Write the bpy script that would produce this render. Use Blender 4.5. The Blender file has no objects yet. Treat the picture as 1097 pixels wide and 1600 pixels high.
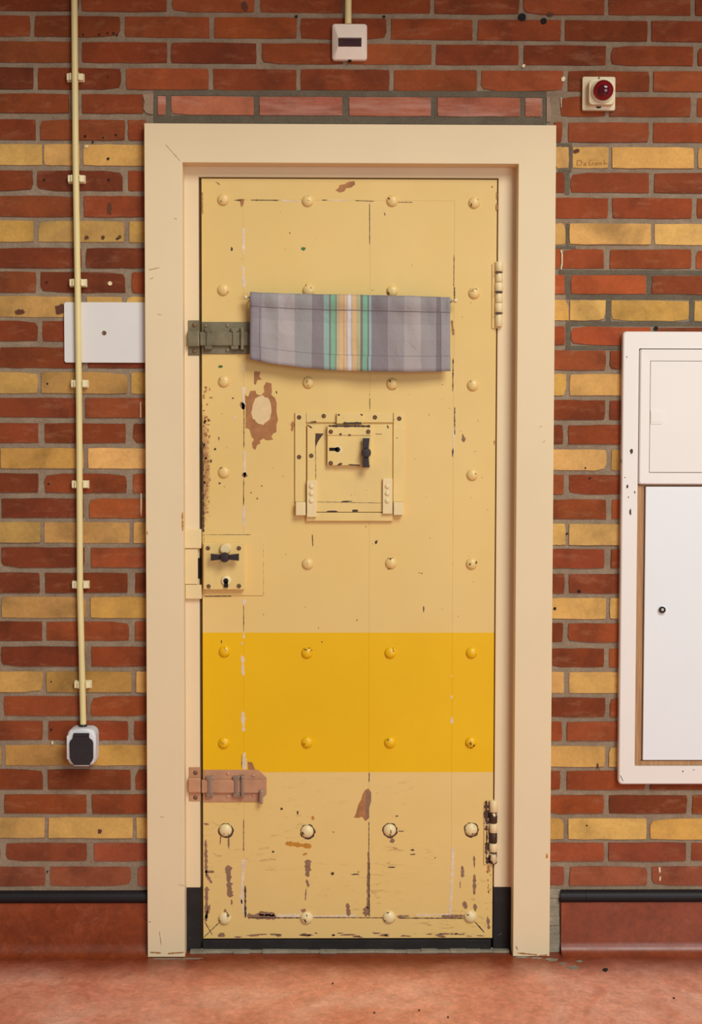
import bpy, bmesh, math, random
from mathutils import Vector, Matrix

# ------------------------------------------------------------------ camera
FPX = 2062.5                       # focal length in pixels of a 1097x1600 frame
CAM = Vector((-0.03401, -3.32097, 1.26095))
YAW, PITCH, ROLL = 0.01124, -0.04064, 0.00205
cy, sy, cp, sp = math.cos(YAW), math.sin(YAW), math.cos(PITCH), math.sin(PITCH)
CF = Vector((sy * cp, cy * cp, sp))
_r0 = Vector((cy, -sy, 0)); _u0 = _r0.cross(CF)
CR = math.cos(ROLL) * _r0 + math.sin(ROLL) * _u0
CU = -math.sin(ROLL) * _r0 + math.cos(ROLL) * _u0
scene = bpy.context.scene
C = scene.collection
cam_data = bpy.data.cameras.new('camera')
cam_data.sensor_fit = 'VERTICAL'; cam_data.sensor_height = 36.0
cam_data.lens = FPX * 36.0 / 1600.0
cam_data.clip_start = 0.05
cam = bpy.data.objects.new('camera', cam_data); C.objects.link(cam)
mw = Matrix.Identity(4)
for i in range(3):
    mw[i][0], mw[i][1], mw[i][2], mw[i][3] = CR[i], CU[i], -CF[i], CAM[i]
cam.matrix_world = mw
scene.camera = cam

# ------------------------------------------------------------------ world, light, exposure
world = bpy.data.worlds.new('world'); scene.world = world; world.use_nodes = True
bg = world.node_tree.nodes['Background']
bg.inputs[0].default_value = (0.91, 0.97, 0.93, 1); bg.inputs[1].default_value = 0.22

def area(name, loc, target, sx, sy_, power, col):
    l = bpy.data.lights.new(name, 'AREA'); l.shape = 'RECTANGLE'
    l.size, l.size_y, l.energy, l.color = sx, sy_, power, col
    o = bpy.data.objects.new(name, l); C.objects.link(o); o.location = loc
    o.rotation_euler = (Vector(target) - Vector(loc)).to_track_quat('-Z', 'Y').to_euler()
    return o
area('skylight', (2.8, -5.6, 6.0), (0.1, 0, 0.9), 3.0, 3.2, 400, (0.95, 1.0, 0.95))
area('front_fill', (2.9, -6.4, 1.5), (0.1, 0, 0.9), 3.0, 2.4, 115, (0.90, 1.0, 1.06))  # added fill lamp, evens out the wall from top to bottom
scene.view_settings.view_transform = 'Standard'; scene.view_settings.look = 'None'
scene.view_settings.gamma = 1.0; scene.view_settings.use_curve_mapping = False
scene.view_settings.exposure = 0.0

rng = random.Random(7)

# ------------------------------------------------------------------ measuring helpers
def P(px, py, Y=0.0):
    """world point where the photograph's pixel meets the upright plane at depth Y"""
    d = CF + CR * ((px - 548.5) / FPX) - CU * ((py - 800) / FPX)
    return CAM + d * ((Y - CAM.y) / d.y)
def F0(px, py, Z=0.0):
    d = CF + CR * ((px - 548.5) / FPX) - CU * ((py - 800) / FPX)
    return CAM + d * ((Z - CAM.z) / d.z)
def rect(px0, py0, px1, py1, Y):
    mx, my = (px0 + px1) / 2, (py0 + py1) / 2
    return P(px0, my, Y).x, P(px1, my, Y).x, P(mx, py1, Y).z, P(mx, py0, Y).z
def S(r, g, b):
    f = lambda c: (c / 255 / 12.92) if c / 255 <= 0.04045 else ((c / 255 + 0.055) / 1.055) ** 2.4
    return (f(r), f(g), f(b), 1.0)

# ------------------------------------------------------------------ materials
class N:
    def __init__(s, name):
        s.m = bpy.data.materials.new(name); s.m.use_nodes = True
        s.t = s.m.node_tree; s.b = s.t.nodes['Principled BSDF']
    def n(s, typ, **kw):
        o = s.t.nodes.new(typ)
        for k, v in kw.items(): setattr(o, k, v)
        return o
    def l(s, a, b): s.t.links.new(a, b)
    def noise(s, vec, scale, detail=4, rough=0.55, dist=0.0):
        o = s.n('ShaderNodeTexNoise'); o.inputs['Scale'].default_value = scale
        o.inputs['Detail'].default_value = detail; o.inputs['Roughness'].default_value = rough
        o.inputs['Distortion'].default_value = dist
        if vec is not None: s.l(vec, o.inputs['Vector'])
        return o.outputs['Fac']
    def ramp(s, fac, stops, interp='LINEAR'):
        o = s.n('ShaderNodeValToRGB'); o.color_ramp.interpolation = interp
        e = o.color_ramp.elements
        while len(e) > 1: e.remove(e[-1])
        e[0].position, e[0].color = stops[0]
        for p, c in stops[1:]:
            k = e.new(p); k.color = c
        s.l(fac, o.inputs[0]); return o.outputs[0]
    def mix(s, fac, a, b, mode='MIX'):
        o = s.n('ShaderNodeMix', data_type='RGBA', blend_type=mode)
        for sock, v in ((o.inputs[0], fac), (o.inputs[6], a), (o.inputs[7], b)):
            if hasattr(v, 'is_output'): s.l(v, sock)
            elif isinstance(v, (int, float)): sock.default_value = v
            else: sock.default_value = v
        return o.outputs[2]
    def math(s, op, a, b=0.0, clamp=False):
        o = s.n('ShaderNodeMath', operation=op, use_clamp=clamp)
        for sock, v in ((o.inputs[0], a), (o.inputs[1], b)):
            if hasattr(v, 'is_output'): s.l(v, sock)
            else: sock.default_value = v
        return o.outputs[0]
    def obj(s): return s.n('ShaderNodeTexCoord').outputs['Object']
    def scaled(s, vec, sc, add=None):
        o = s.n('ShaderNodeMapping'); o.inputs['Scale'].default_value = sc
        s.l(vec, o.inputs['Vector'])
        if add is not None: s.l(add, o.inputs['Location'])
        return o.outputs[0]
    def bump(s, h, strength, dist):
        o = s.n('ShaderNodeBump'); o.inputs['Strength'].default_value = strength
        o.inputs['Distance'].default_value = dist
        s.l(h, o.inputs['Height']); s.l(o.outputs[0], s.b.inputs['Normal'])
    def col(s, v):
        if hasattr(v, 'is_output'): s.l(v, s.b.inputs['Base Color'])
        else: s.b.inputs['Base Color'].default_value = v
    def rough(s, v): s.b.inputs['Roughness'].default_value = v

g1 = lambda v: (v, v, v, 1)

def paint(name, c, rough=0.45, var=0.06, scale=6, metallic=0.0, bump=0.15, speck=None, spec=0.5):
    k = N(name); o = k.obj()
    f = k.ramp(k.noise(o, scale, 5), [(0.3, g1(1 - var)), (0.7, g1(1 + var))])
    colr = k.mix(1.0, c, f, 'MULTIPLY')
    if speck:
        m = k.ramp(k.noise(o, speck[1], 6, 0.65), [(speck[2], g1(0)), (speck[2] + 0.03, g1(1))])
        colr = k.mix(m, colr, speck[0])
    k.col(colr); k.rough(rough); k.b.inputs['Metallic'].default_value = metallic
    k.b.inputs['Specular IOR Level'].default_value = spec
    if bump: k.bump(k.noise(o, 120, 3), bump, 0.001)
    return k.m

def make_brick(name, bloom, bsc, lime):
    k = N(name); oi = k.n('ShaderNodeObjectInfo'); o = k.obj()
    off = k.n('ShaderNodeVectorMath', operation='SCALE')
    off.inputs[0].default_value = (37.0, 11.0, 53.0); k.l(oi.outputs['Random'], off.inputs['Scale'])
    v = k.scaled(o, (1, 1, 1), off.outputs[0])
    base = oi.outputs['Color']
    big = k.ramp(k.noise(v, 9, 4, 0.6, 0.4), [(0.30, g1(0.66)), (0.5, g1(1.0)), (0.72, g1(1.24))])
    c1 = k.mix(1.0, base, big, 'MULTIPLY')
    fine = k.ramp(k.noise(v, 110, 5, 0.7), [(0.3, g1(0.90)), (0.7, g1(1.09))])
    c2 = k.mix(1.0, c1, fine, 'MULTIPLY')
    dk = k.ramp(k.noise(v, 30, 5, 0.7), [(0.66, g1(0)), (0.74, g1(0.5))])
    c3 = k.mix(dk, c2, k.mix(1.0, c2, g1(0.55), 'MULTIPLY'))
    # lime bloom left on some faces
    bl = k.math('MULTIPLY', k.ramp(k.noise(k.scaled(v, bsc), 14, 6, 0.7), [(0.60 - bloom * 0.2, g1(0)), (0.78 - bloom * 0.1, g1(1))]), bloom)
    c4 = k.mix(bl, c3, lime)
    k.col(c4); k.rough(0.82); k.b.inputs['Specular IOR Level'].default_value = 0.3
    k.bump(k.noise(v, 180, 5, 0.7), 0.5, 0.0012)
    return k.m

def make_mortar(name, a, b):
    k = N(name); o = k.obj()
    f = k.noise(o, 14, 6, 0.7)
    c = k.ramp(f, [(0.25, a), (0.75, b)])
    fine = k.ramp(k.noise(o, 220, 3, 0.7), [(0.3, g1(0.82)), (0.7, g1(1.12))])
    k.col(k.mix(1.0, c, fine, 'MULTIPLY')); k.rough(0.95)
    k.b.inputs['Specular IOR Level'].default_value = 0.15
    k.bump(k.noise(o, 150, 6, 0.75), 0.8, 0.003)
    return k.m

YD = 0.012                 # depth of the face of the door leaf
LX0 = (P(314.5, 290, YD).x + P(318, 1450, YD).x) / 2       # left edge of the leaf
ZB0 = P(548, 1206.5, YD).z; ZB1 = P(548, 988.5, YD).z
CREAM = S(230, 192, 122)
BAND = S(236, 180, 3)

def make_door_paint():
    k = N('door_paint'); o = k.obj()
    sep = k.n('ShaderNodeSeparateXYZ'); k.l(o, sep.inputs[0])
    z = sep.outputs['Z']
    hand = k.ramp(k.noise(o, 2.2, 4), [(0.3, g1(0.95)), (0.7, g1(1.04))])
    c = k.mix(1.0, CREAM, hand, 'MULTIPLY')
    # faint yellowing in drifts, as old gloss paint has
    yl = k.math('MULTIPLY', k.ramp(k.noise(o, 3.5, 3), [(0.4, g1(0)), (0.7, g1(1))]), 0.35)
    c = k.mix(yl, c, S(224, 184, 98))
    band = k.math('MULTIPLY', k.math('GREATER_THAN', z, ZB0), k.math('LESS_THAN', z, ZB1))
    # scuffs from boots and trolleys near the foot of the door
    low = k.n('ShaderNodeMapRange'); low.inputs[1].default_value = 0.50; low.inputs[2].default_value = 0.25
    k.l(z, low.inputs[0])
    sc = k.noise(k.scaled(o, (9, 9, 34)), 2.4, 6, 0.72, 0.6)
    sm = k.math('MULTIPLY', k.ramp(sc, [(0.56, g1(0)), (0.68, g1(0.8))]), low.outputs[0])
    sm = k.math('MULTIPLY', sm, k.ramp(k.noise(o, 5, 2), [(0.45, g1(0)), (0.62, g1(1))]))
    c = k.mix(band, k.mix(sm, c, S(150, 108, 60)), k.mix(1.0, BAND, hand, 'MULTIPLY'))
    xm = k.n('ShaderNodeMapRange'); xm.inputs[1].default_value = LX0 + 0.026; xm.inputs[2].default_value = LX0; k.l(sep.outputs['X'], xm.inputs[0])
    zc_ = P(318, 735, YD).z
    zd_ = k.math('SUBTRACT', 1.0, k.math('DIVIDE', k.math('ABSOLUTE', k.math('SUBTRACT', z, zc_)), 0.20), True)
    rubbed = k.math('MULTIPLY', k.math('MULTIPLY', xm.outputs[0], zd_), 0.9)
    rn = k.math('SUBTRACT', k.math('ADD', k.noise(k.scaled(o, (1, 1, 1.6)), 95, 6, 0.75), rubbed), 0.68)
    c = k.mix(k.math('MULTIPLY', k.math('MULTIPLY', rn, 6.0, True), 0.75), c, S(170, 120, 74))
    # scattered pin-head knocks
    pk = k.ramp(k.noise(o, 62, 2, 0.5), [(0.765, g1(0)), (0.78, g1(1))])
    c = k.mix(k.math('MULTIPLY', pk, k.math('SUBTRACT', 1.0, band)), c, S(140, 96, 58))
    k.col(c); k.rough(0.5)
    k.b.inputs['Specular IOR Level'].default_value = 0.3
    k.bump(k.math('ADD', k.noise(o, 5, 3), k.math('MULTIPLY', k.noise(o, 90, 3), 0.08)), 0.25, 0.006)
    return k.m

def make_rivet(name, base):
    k = N(name); oi = k.n('ShaderNodeObjectInfo'); o = k.obj()
    off = k.n('ShaderNodeVectorMath', operation='SCALE')
    off.inputs[0].default_value = (31.0, 17.0, 43.0); k.l(oi.outputs['Random'], off.inputs['Scale'])
    v = k.scaled(o, (1, 1, 1), off.outputs[0])
    chip = k.ramp(k.noise(v, 75, 3, 0.6), [(0.63, g1(0)), (0.65, g1(1))])
    k.col(k.mix(chip, base, S(96, 62, 38))); k.rough(0.36)
    k.bump(k.noise(v, 60, 3), 0.3, 0.002)
    return k.m

def make_fabric():
    k = N('striped_cotton')
    uv = k.n('ShaderNodeUVMap'); uv.uv_map = 'UVMap'
    sep = k.n('ShaderNodeSeparateXYZ'); k.l(uv.outputs[0], sep.inputs[0])
    u, v = sep.outputs[0], sep.outputs[1]
    st = [(65, 152, 138, 148), (120, 166, 153, 158), (198, 182, 166, 170), (275, 160, 150, 155), (355, 138, 124, 132),
          (413, 148, 168, 164), (438, 128, 112, 116), (446, 132, 174, 146), (468, 150, 134, 138), (476, 196, 178, 146),
          (490, 226, 180, 134), (505, 206, 168, 148), (511, 228, 182, 136), (521, 200, 178, 178), (528, 222, 208, 206), (541, 196, 174, 174),
          (548, 226, 180, 132), (566, 184, 166, 152), (571, 188, 178, 140), (588, 132, 116, 120), (597, 130, 174, 152),
          (619, 130, 112, 118), (626, 150, 172, 178), (640, 138, 124, 132), (715, 158, 144, 150), (795, 176, 160, 163),
          (873, 158, 144, 149), (948, 130, 116, 123), (968, 158, 146, 152)]
    c = k.ramp(u, [((x - 65) / 950, S(r - 3, g - 1, b - 8)) for x, r, g, b in st], 'CONSTANT')
    # cross stripes of the check, woven faintly
    cr = k.ramp(v, [(0.0, g1(1.02)), (0.42, g1(1.06)), (0.62, g1(0.97)), (0.80, g1(0.94))], 'CONSTANT')
    c = k.mix(1.0, c, cr, 'MULTIPLY')
    wv = k.ramp(k.noise(k.scaled(uv.outputs[0], (1, 0.4, 1)), 300, 3, 0.7), [(0.3, g1(0.9)), (0.7, g1(1.08))])
    c = k.mix(1.0, c, wv, 'MULTIPLY')
    def line(x, at, w):
        return k.math('LESS_THAN', k.math('ABSOLUTE', k.math('SUBTRACT', x, at)), w)
    seam = k.math('MAXIMUM', line(v, 0.795, 0.005), k.math('MULTIPLY', k.math('LESS_THAN', v, 0.795),
                  k.math('MAXIMUM', line(u, 0.048, 0.0014), line(u, 0.953, 0.0014))))
    seam = k.math('MAXIMUM', seam, k.math('MULTIPLY', line(v, 0.205, 0.005), 0.4))
    c = k.mix(seam, c, S(104, 90, 96))
    k.col(c); k.rough(0.9); k.b.inputs['Specular IOR Level'].default_value = 0.15
    k.b.inputs['Sheen Weight'].default_value = 0.15
    crease = k.math('MULTIPLY', k.noise(k.scaled(uv.outputs[0], (9, 2.2, 1)), 1.6, 4, 0.6, 0.8), 5.0)
    k.bump(k.math('ADD', crease, k.math('SUBTRACT', k.noise(k.scaled(uv.outputs[0], (1, 0.4, 1)), 260, 2), k.math('MULTIPLY', seam, 2.0))), 0.5, 0.0016)
    return k.m

def make_lino():
    k = N('red_linoleum'); o = k.obj()
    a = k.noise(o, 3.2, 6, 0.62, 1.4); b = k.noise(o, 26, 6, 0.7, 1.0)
    deep = k.ramp(a, [(0.25, S(118, 48, 20)), (0.5, S(136, 58, 26)), (0.75, S(152, 70, 38))])
    lino_pale = k.ramp(a, [(0.25, S(214, 118, 88)), (0.5, S(238, 156, 126)), (0.75, S(250, 190, 164))])
    # paler out on the floor; the coved edge and the strip beside it darker
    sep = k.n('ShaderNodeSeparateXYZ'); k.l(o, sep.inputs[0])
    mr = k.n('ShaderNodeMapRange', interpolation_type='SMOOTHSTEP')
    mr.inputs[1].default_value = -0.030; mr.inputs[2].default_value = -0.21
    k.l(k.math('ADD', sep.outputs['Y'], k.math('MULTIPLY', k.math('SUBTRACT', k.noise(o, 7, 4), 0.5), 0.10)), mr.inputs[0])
    c = k.mix(mr.outputs[0], deep, lino_pale)
    f = k.ramp(b, [(0.3, g1(0.76)), (0.55, g1(1.0)), (0.72, g1(1.22))])
    c = k.mix(1.0, c, f, 'MULTIPLY')
    grit = k.ramp(k.noise(o, 75, 6, 0.75, 0.8), [(0.3, g1(0.80)), (0.7, g1(1.16))])
    c = k.mix(1.0, c, grit, 'MULTIPLY')
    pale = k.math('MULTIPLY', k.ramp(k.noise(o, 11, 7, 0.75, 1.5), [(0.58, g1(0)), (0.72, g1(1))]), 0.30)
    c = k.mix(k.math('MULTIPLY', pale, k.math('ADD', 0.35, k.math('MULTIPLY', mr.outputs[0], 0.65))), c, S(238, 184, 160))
    vein = k.ramp(k.noise(k.scaled(o, (1, 1.6, 1)), 19, 8, 0.8, 2.2), [(0.62, g1(0)), (0.66, g1(0.35)), (0.70, g1(0))])
    c = k.mix(vein, c, k.mix(1.0, c, g1(0.6), 'MULTIPLY'))
    k.col(c); k.b.inputs['Specular IOR Level'].default_value = 0.5
    rg = k.ramp(k.noise(o, 9, 4), [(0.3, g1(0.30)), (0.7, g1(0.46))]); k.l(rg, k.b.inputs['Roughness'])
    k.bump(k.noise(o, 22, 4), 0.12, 0.003)
    return k.m

def make_wood(name, a, b):
    k = N(name); o = k.obj()
    w = k.noise(k.scaled(o, (260, 260, 7)), 1.0, 5, 0.7, 0.3)
    k.col(k.ramp(w, [(0.3, a), (0.7, b)])); k.rough(0.6)
    k.bump(w, 0.2, 0.0006)
    return k.m

M = {
    'brick': make_brick('fired_brick', 0.30, (1, 1, 3), S(186, 132, 96)),
    'lintel': make_brick('limed_brick', 0.62, (0.25, 1, 2.2), S(206, 160, 142)),
    'lime': make_mortar('lime_wash', S(150, 122, 100), S(182, 150, 126)),
    'mortar': make_mortar('wall_mortar', S(132, 110, 90), S(170, 146, 122)),
    'pointing': make_mortar('fresh_pointing', S(98, 86, 72), S(122, 108, 90)),
    'filler': make_mortar('grey_filler', S(128, 116, 98), S(178, 164, 144)),
    'casing': paint('casing_paint', S(231, 205, 166), 0.55, 0.025, 4, bump=0.1, spec=0.25),
    'door': make_door_paint(),
    'hard': paint('hardware_paint', S(230, 194, 122), 0.42, 0.05, 12, bump=0.25, speck=(S(110, 74, 46), 46, 0.70)),
    'keeper': paint('keeper_paint', S(233, 205, 152), 0.42, 0.05, 10, bump=0.25, speck=(S(100, 68, 42), 40, 0.72)),
    'hinge': paint('hinge_paint', S(232, 204, 154), 0.45, 0.05, 14, bump=0.3, speck=(S(96, 64, 44), 34, 0.66)),
    'hinge_worn': paint('worn_hinge', S(78, 52, 40), 0.5, 0.2, 30, metallic=0.3, bump=0.4, speck=(S(226, 200, 156), 30, 0.58)),
    'rivet': make_rivet('rivet_paint', CREAM),
    'rivet_low': make_rivet('rivet_paint_pale', S(234, 208, 154)),
    'rivet_band': make_rivet('rivet_paint_yellow', BAND),
    'steel': paint('dull_steel', S(128, 114, 88), 0.5, 0.25, 26, metallic=0.55, bump=0.3),
    'copper': paint('tarnished_copper_plate', S(194, 142, 108), 0.5, 0.16, 22, metallic=0.25, bump=0.3),
    'bright': paint('worn_bright_steel', S(170, 155, 138), 0.35, 0.15, 40, metallic=0.8),
    'screw': paint('screw_head', S(120, 88, 62), 0.5, 0.3, 200, metallic=0.4),
    'black': paint('black_plastic', S(46, 40, 41), 0.55, 0.1, 40, bump=0.2, spec=0.3),
    'handle': paint('dark_handle', S(50, 37, 39), 0.45, 0.2, 60, metallic=0.2),
    'hole': paint('dark_hollow', S(18, 14, 12), 0.9, 0.1, 40),
    'plinth': paint('black_plinth_paint', S(38, 33, 32), 0.65, 0.3, 18, bump=0.5, speck=(S(96, 88, 80), 60, 0.68), spec=0.25),
    'strip': paint('black_rubber', S(30, 24, 26), 0.55, 0.15, 10, spec=0.3),
    'plate': paint('white_plate', S(224, 216, 210), 0.5, 0.02, 5, bump=0.0),
    'pipe': paint('cream_conduit', S(228, 205, 144), 0.45, 0.05, 8, bump=0.05),
    'clip': paint('clip_plastic', S(232, 216, 172), 0.5, 0.03, 20, bump=0.0),
    'plastic': paint('offwhite_plastic', S(244, 224, 206), 0.4, 0.02, 20, bump=0.0),
    'ivory': paint('ivory_plastic', S(228, 206, 166), 0.4, 0.03, 20, bump=0.0),
    'socket': paint('socket_white', S(222, 218, 218), 0.4, 0.02, 20, bump=0.0),
    'cab': paint('cabinet_enamel', S(236, 223, 213), 0.4, 0.015, 5, bump=0.05, speck=(S(120, 84, 62), 34, 0.76)),
    'cabdoor': paint('cabinet_door_enamel', S(233, 229, 228), 0.4, 0.012, 5, bump=0.05),
    'wood': make_wood('bare_timber', S(150, 102, 62), S(196, 146, 98)),
    'fabric': make_fabric(),
    'lino': make_lino(),
    'shade_slab': paint('shade_slab_paint', S(214, 205, 188), 0.9, 0.03, 3),
    'chip_brown': paint('bare_brown', S(168, 110, 62), 0.7, 0.2, 40, bump=0.4),
    'chip_lilac': paint('bare_undercoat', S(224, 196, 164), 0.7, 0.12, 40, bump=0.4),
    'chip_dark': paint('dark_crack', S(78, 56, 42), 0.8, 0.2, 60, bump=0.4),
    'chip_mauve': paint('worn_mauve', S(142, 104, 78), 0.75, 0.25, 90, bump=0.4),
    'chip_pale': paint('bare_pale_wood', S(226, 192, 142), 0.65, 0.08, 50, bump=0.3),
    'chip_ochre': paint('ochre_stain', S(192, 126, 30), 0.6, 0.15, 60),
    'chip_green': paint('green_fleck', S(70, 104, 52), 0.6, 0.1, 60),
    'olive': paint('olive_gap', S(104, 88, 44), 0.7, 0.15, 30),
    'stain': paint('brown_stain', S(92, 48, 26), 0.8, 0.2, 60),
    'cream_drip': paint('cream_drip', S(228, 204, 160), 0.5, 0.05, 60),
    'ink': paint('pencil_line', S(172, 120, 58), 0.8, 0.1, 60, bump=0.0),
    'lamp_dark': paint('indicator_window', S(62, 36, 40), 0.15, 0.2, 60, bump=0.0),
}
kd = N('red_lens'); kd.col(S(170, 14, 42)); kd.rough(0.10)
kd.b.inputs['Transmission Weight'].default_value = 0.8; kd.b.inputs['IOR'].default_value = 1.48
M['lens'] = kd.m

# ------------------------------------------------------------------ object helpers
def link(name, me, mat, parent=None, loc=None):
    o = bpy.data.objects.new(name, me)
    if mat is not None and len(me.materials) == 0: me.materials.append(mat)
    C.objects.link(o)
    if parent is not None: o.parent = parent
    if loc is not None: o.location = loc
    return o
def wloc(o):
    v = Vector((0, 0, 0))
    while o is not None: v += o.location; o = o.parent
    return v
def part(name, bm, mat, parent=None, smooth=False, label=None, kind=None, origin=None):
    """bm holds world coordinates; the object keeps its parent's origin (or its own)"""
    base = wloc(parent) if parent is not None else Vector((0, 0, 0))
    org = Vector(origin) if origin is not None else base
    bmesh.ops.translate(bm, verts=bm.verts, vec=-org)
    bmesh.ops.recalc_face_normals(bm, faces=bm.faces)
    me = bpy.data.meshes.new(name); bm.to_mesh(me); bm.free()
    if smooth:
        for p in me.polygons: p.use_smooth = True
        me.set_sharp_from_angle(angle=math.radians(smooth if smooth is not True else 40))
    o = link(name, me, mat, parent, org - base)
    if label: o['label'] = label
    if kind: o['kind'] = kind
    return o
def tag(o, label, cat, kind=None, group=None):
    o['label'] = label; o['category'] = cat
    if kind: o['kind'] = kind
    if group: o['group'] = group
    return o
def thing(name, loc, label, cat, kind=None, group=None):
    o = bpy.data.objects.new(name, None); C.objects.link(o); o.location = loc
    o.empty_display_size = 0.05
    return tag(o, label, cat, kind, group)

def B(): return bmesh.new()
def box(bm, x0, x1, y0, y1, z0, z1, bev=0.0, seg=2):
    if x0 > x1: x0, x1 = x1, x0
    if z0 > z1: z0, z1 = z1, z0
    vs = [bm.verts.new(c) for c in ((x0, y0, z0), (x1, y0, z0), (x1, y1, z0), (x0, y1, z0),
                                    (x0, y0, z1), (x1, y0, z1), (x1, y1, z1), (x0, y1, z1))]
    fs = [bm.faces.new([vs[i] for i in f]) for f in ((0, 1, 5, 4), (1, 2, 6, 5), (2, 3, 7, 6), (3, 0, 4, 7), (4, 5, 6, 7), (3, 2, 1, 0))]
    if bev:
        es = set(e for f in fs for e in f.edges)
        bmesh.ops.bevel(bm, geom=list(es), offset=bev, segments=seg, affect='EDGES', profile=0.5)
    return bm
def pbox(bm, px0, py0, px1, py1, yf, yb, bev=0.001, seg=2):
    """box whose front face at depth yf fills the given rectangle of the measured elevation"""
    x0, x1, z0, z1 = rect(px0, py0, px1, py1, yf)
    return box(bm, x0, x1, yf, yb, z0, z1, bev, seg)
def prism(bm, pts, yf, yb, bev=0.0, seg=2, keep=()):
    """pts: (x, z) outline, extruded from yf (front) to yb"""
    f = [bm.verts.new((x, yf, z)) for x, z in pts]; b = [bm.verts.new((x, yb, z)) for x, z in pts]
    n = len(pts); ff = bm.faces.new(f); bm.faces.new(b[::-1])
    for i in range(n): bm.faces.new((f[i], b[i], b[(i + 1) % n], f[(i + 1) % n]))
    if bev:
        skip = [{f[i], f[(i + 1) % n]} for i in keep]
        es = [e for e in ff.edges if set(e.verts) not in skip]
        bmesh.ops.bevel(bm, geom=es, offset=bev, segments=seg, affect='EDGES', profile=0.5)
    return bm
def rrect(x0, x1, z0, z1, r, n=6):
    o = []
    for cx, cz, a0 in ((x1 - r, z1 - r, 0), (x0 + r, z1 - r, 90), (x0 + r, z0 + r, 180), (x1 - r, z0 + r, 270)):
        for i in range(n + 1):
            a = math.radians(a0 + 90 * i / n); o.append((cx + r * math.cos(a), cz + r * math.sin(a)))
    return o
def lathe(bm, cx, cz, prof, seg=24):
    """prof: (radius, y) from the back rim to the front pole, turned about the Y axis"""
    rings = []
    for r, y in prof:
        if r < 1e-6: rings.append([bm.verts.new((cx, y, cz))])
        else: rings.append([bm.verts.new((cx + r * math.cos(2 * math.pi * i / seg), y, cz + r * math.sin(2 * math.pi * i / seg))) for i in range(seg)])
    for a, b in zip(rings, rings[1:]):
        for i in range(seg):
            j = (i + 1) % seg
            if len(b) == 1: bm.faces.new((a[i], a[j], b[0]))
            elif len(a) == 1: bm.faces.new((a[0], b[j], b[i]))
            else: bm.faces.new((a[i], a[j], b[j], b[i]))
    return bm
def dome(bm, cx, cz, r, y0, h, seg=20, n=6):
    prof = [(r, y0 + 0.002)] + [(r * math.cos(math.pi / 2 * i / n), y0 - h * math.sin(math.pi / 2 * i / n)) for i in range(n)] + [(0, y0 - h)]
    return lathe(bm, cx, cz, prof, seg)
def vcyl(bm, cx, cy_, r, z0, z1, seg=18, bev=0.0):
    """upright cylinder"""
    rows = [(r - bev, z0), (r, z0 + bev), (r, z1 - bev), (r - bev, z1)] if bev else [(r, z0), (r, z1)]
    rings = [[bm.verts.new((cx + rr * math.cos(2 * math.pi * i / seg), cy_ + rr * math.sin(2 * math.pi * i / seg), z)) for i in range(seg)] for rr, z in rows]
    for a, b in zip(rings, rings[1:]):
        for i in range(seg): bm.faces.new((a[i], a[(i + 1) % seg], b[(i + 1) % seg], b[i]))
    bm.faces.new(rings[0][::-1]); bm.faces.new(rings[-1])
    return bm
def tube(bm, pts, r, seg=14):
    rings = []
    for i, p in enumerate(pts):
        p = Vector(p); d = (Vector(pts[min(i + 1, len(pts) - 1)]) - Vector(pts[max(i - 1, 0)])).normalized()
        a = d.orthogonal().normalized() if abs(d.z) < 0.9 else Vector((1, 0, 0)); b = d.cross(a).normalized(); a = b.cross(d).normalized()
        rings.append([bm.verts.new(p + r * (a * math.cos(2 * math.pi * k / seg) + b * math.sin(2 * math.pi * k / seg))) for k in range(seg)])
    for a, b in zip(rings, rings[1:]):
        for i in range(seg): bm.faces.new((a[i], a[(i + 1) % seg], b[(i + 1) % seg], b[i]))
    bm.faces.new(rings[0][::-1]); bm.faces.new(rings[-1])
    return bm

# flakes: flat chips of lost paint, a fraction of a millimetre proud, with a torn outline
def flake_pts(bm, pts, Y, t=0.0004):
    return prism(bm, [(P(x, y, Y).x, P(x, y, Y).z) for x, y in pts], Y - t, Y + 0.0003)
def blob(bm, px, py, rx, ry, Y, n=12, jag=0.3, t=0.0004):
    pts = []
    for i in range(n):
        a = 2 * math.pi * i / n; k = 1 + rng.uniform(-jag, jag)
        pts.append((px + rx * k * math.cos(a), py + ry * k * math.sin(a)))
    return flake_pts(bm, pts, Y, t)
def streak(bm, x0, y0, x1, y1, w, Y, taper=True, t=0.0004, jag=0.45):
    L = math.hypot(x1 - x0, y1 - y0); n = max(4, int(L / 2.6)); dx, dy = (x1 - x0) / L, (y1 - y0) / L
    a, b = [], []
    for i in range(n + 1):
        f = i / n; ww = w / 2 * (1 + rng.uniform(-jag, jag))
        if taper and (i == 0 or i == n): ww *= 0.25
        cx, cy_ = x0 + (x1 - x0) * f, y0 + (y1 - y0) * f
        a.append((cx - dy * ww, cy_ + dx * ww)); b.append((cx + dy * ww * (1 + rng.uniform(-jag, jag)), cy_ - dx * ww))
    return flake_pts(bm, a + b[::-1], Y, t)

# ================================================================== WALL
CASX, CASH = 0.50835, 2.0843        # door casing half width and height
XL, XR, ZTOP = -1.75, 1.75, 2.74
bm = B()
box(bm, XL, -CASX + 0.012, 0.0028, 0.25, 0.0, ZTOP)
box(bm, CASX - 0.012, XR, 0.0028, 0.25, 0.0, ZTOP)
box(bm, -CASX + 0.012, CASX - 0.012, 0.0028, 0.25, CASH - 0.012, ZTOP)
wall = part('wall_back', bm, M['mortar'])
tag(wall, 'red brick wall with thin yellow brick courses around the cell door', 'wall', 'structure')

RED = [S(138, 62, 25), S(131, 57, 21), S(144, 66, 27), S(124, 54, 22), S(149, 72, 33), S(136, 61, 28)]
YEL = [S(206, 156, 84), S(200, 149, 76), S(211, 161, 90), S(204, 155, 86)]
PNK = S(172, 98, 72)
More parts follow.
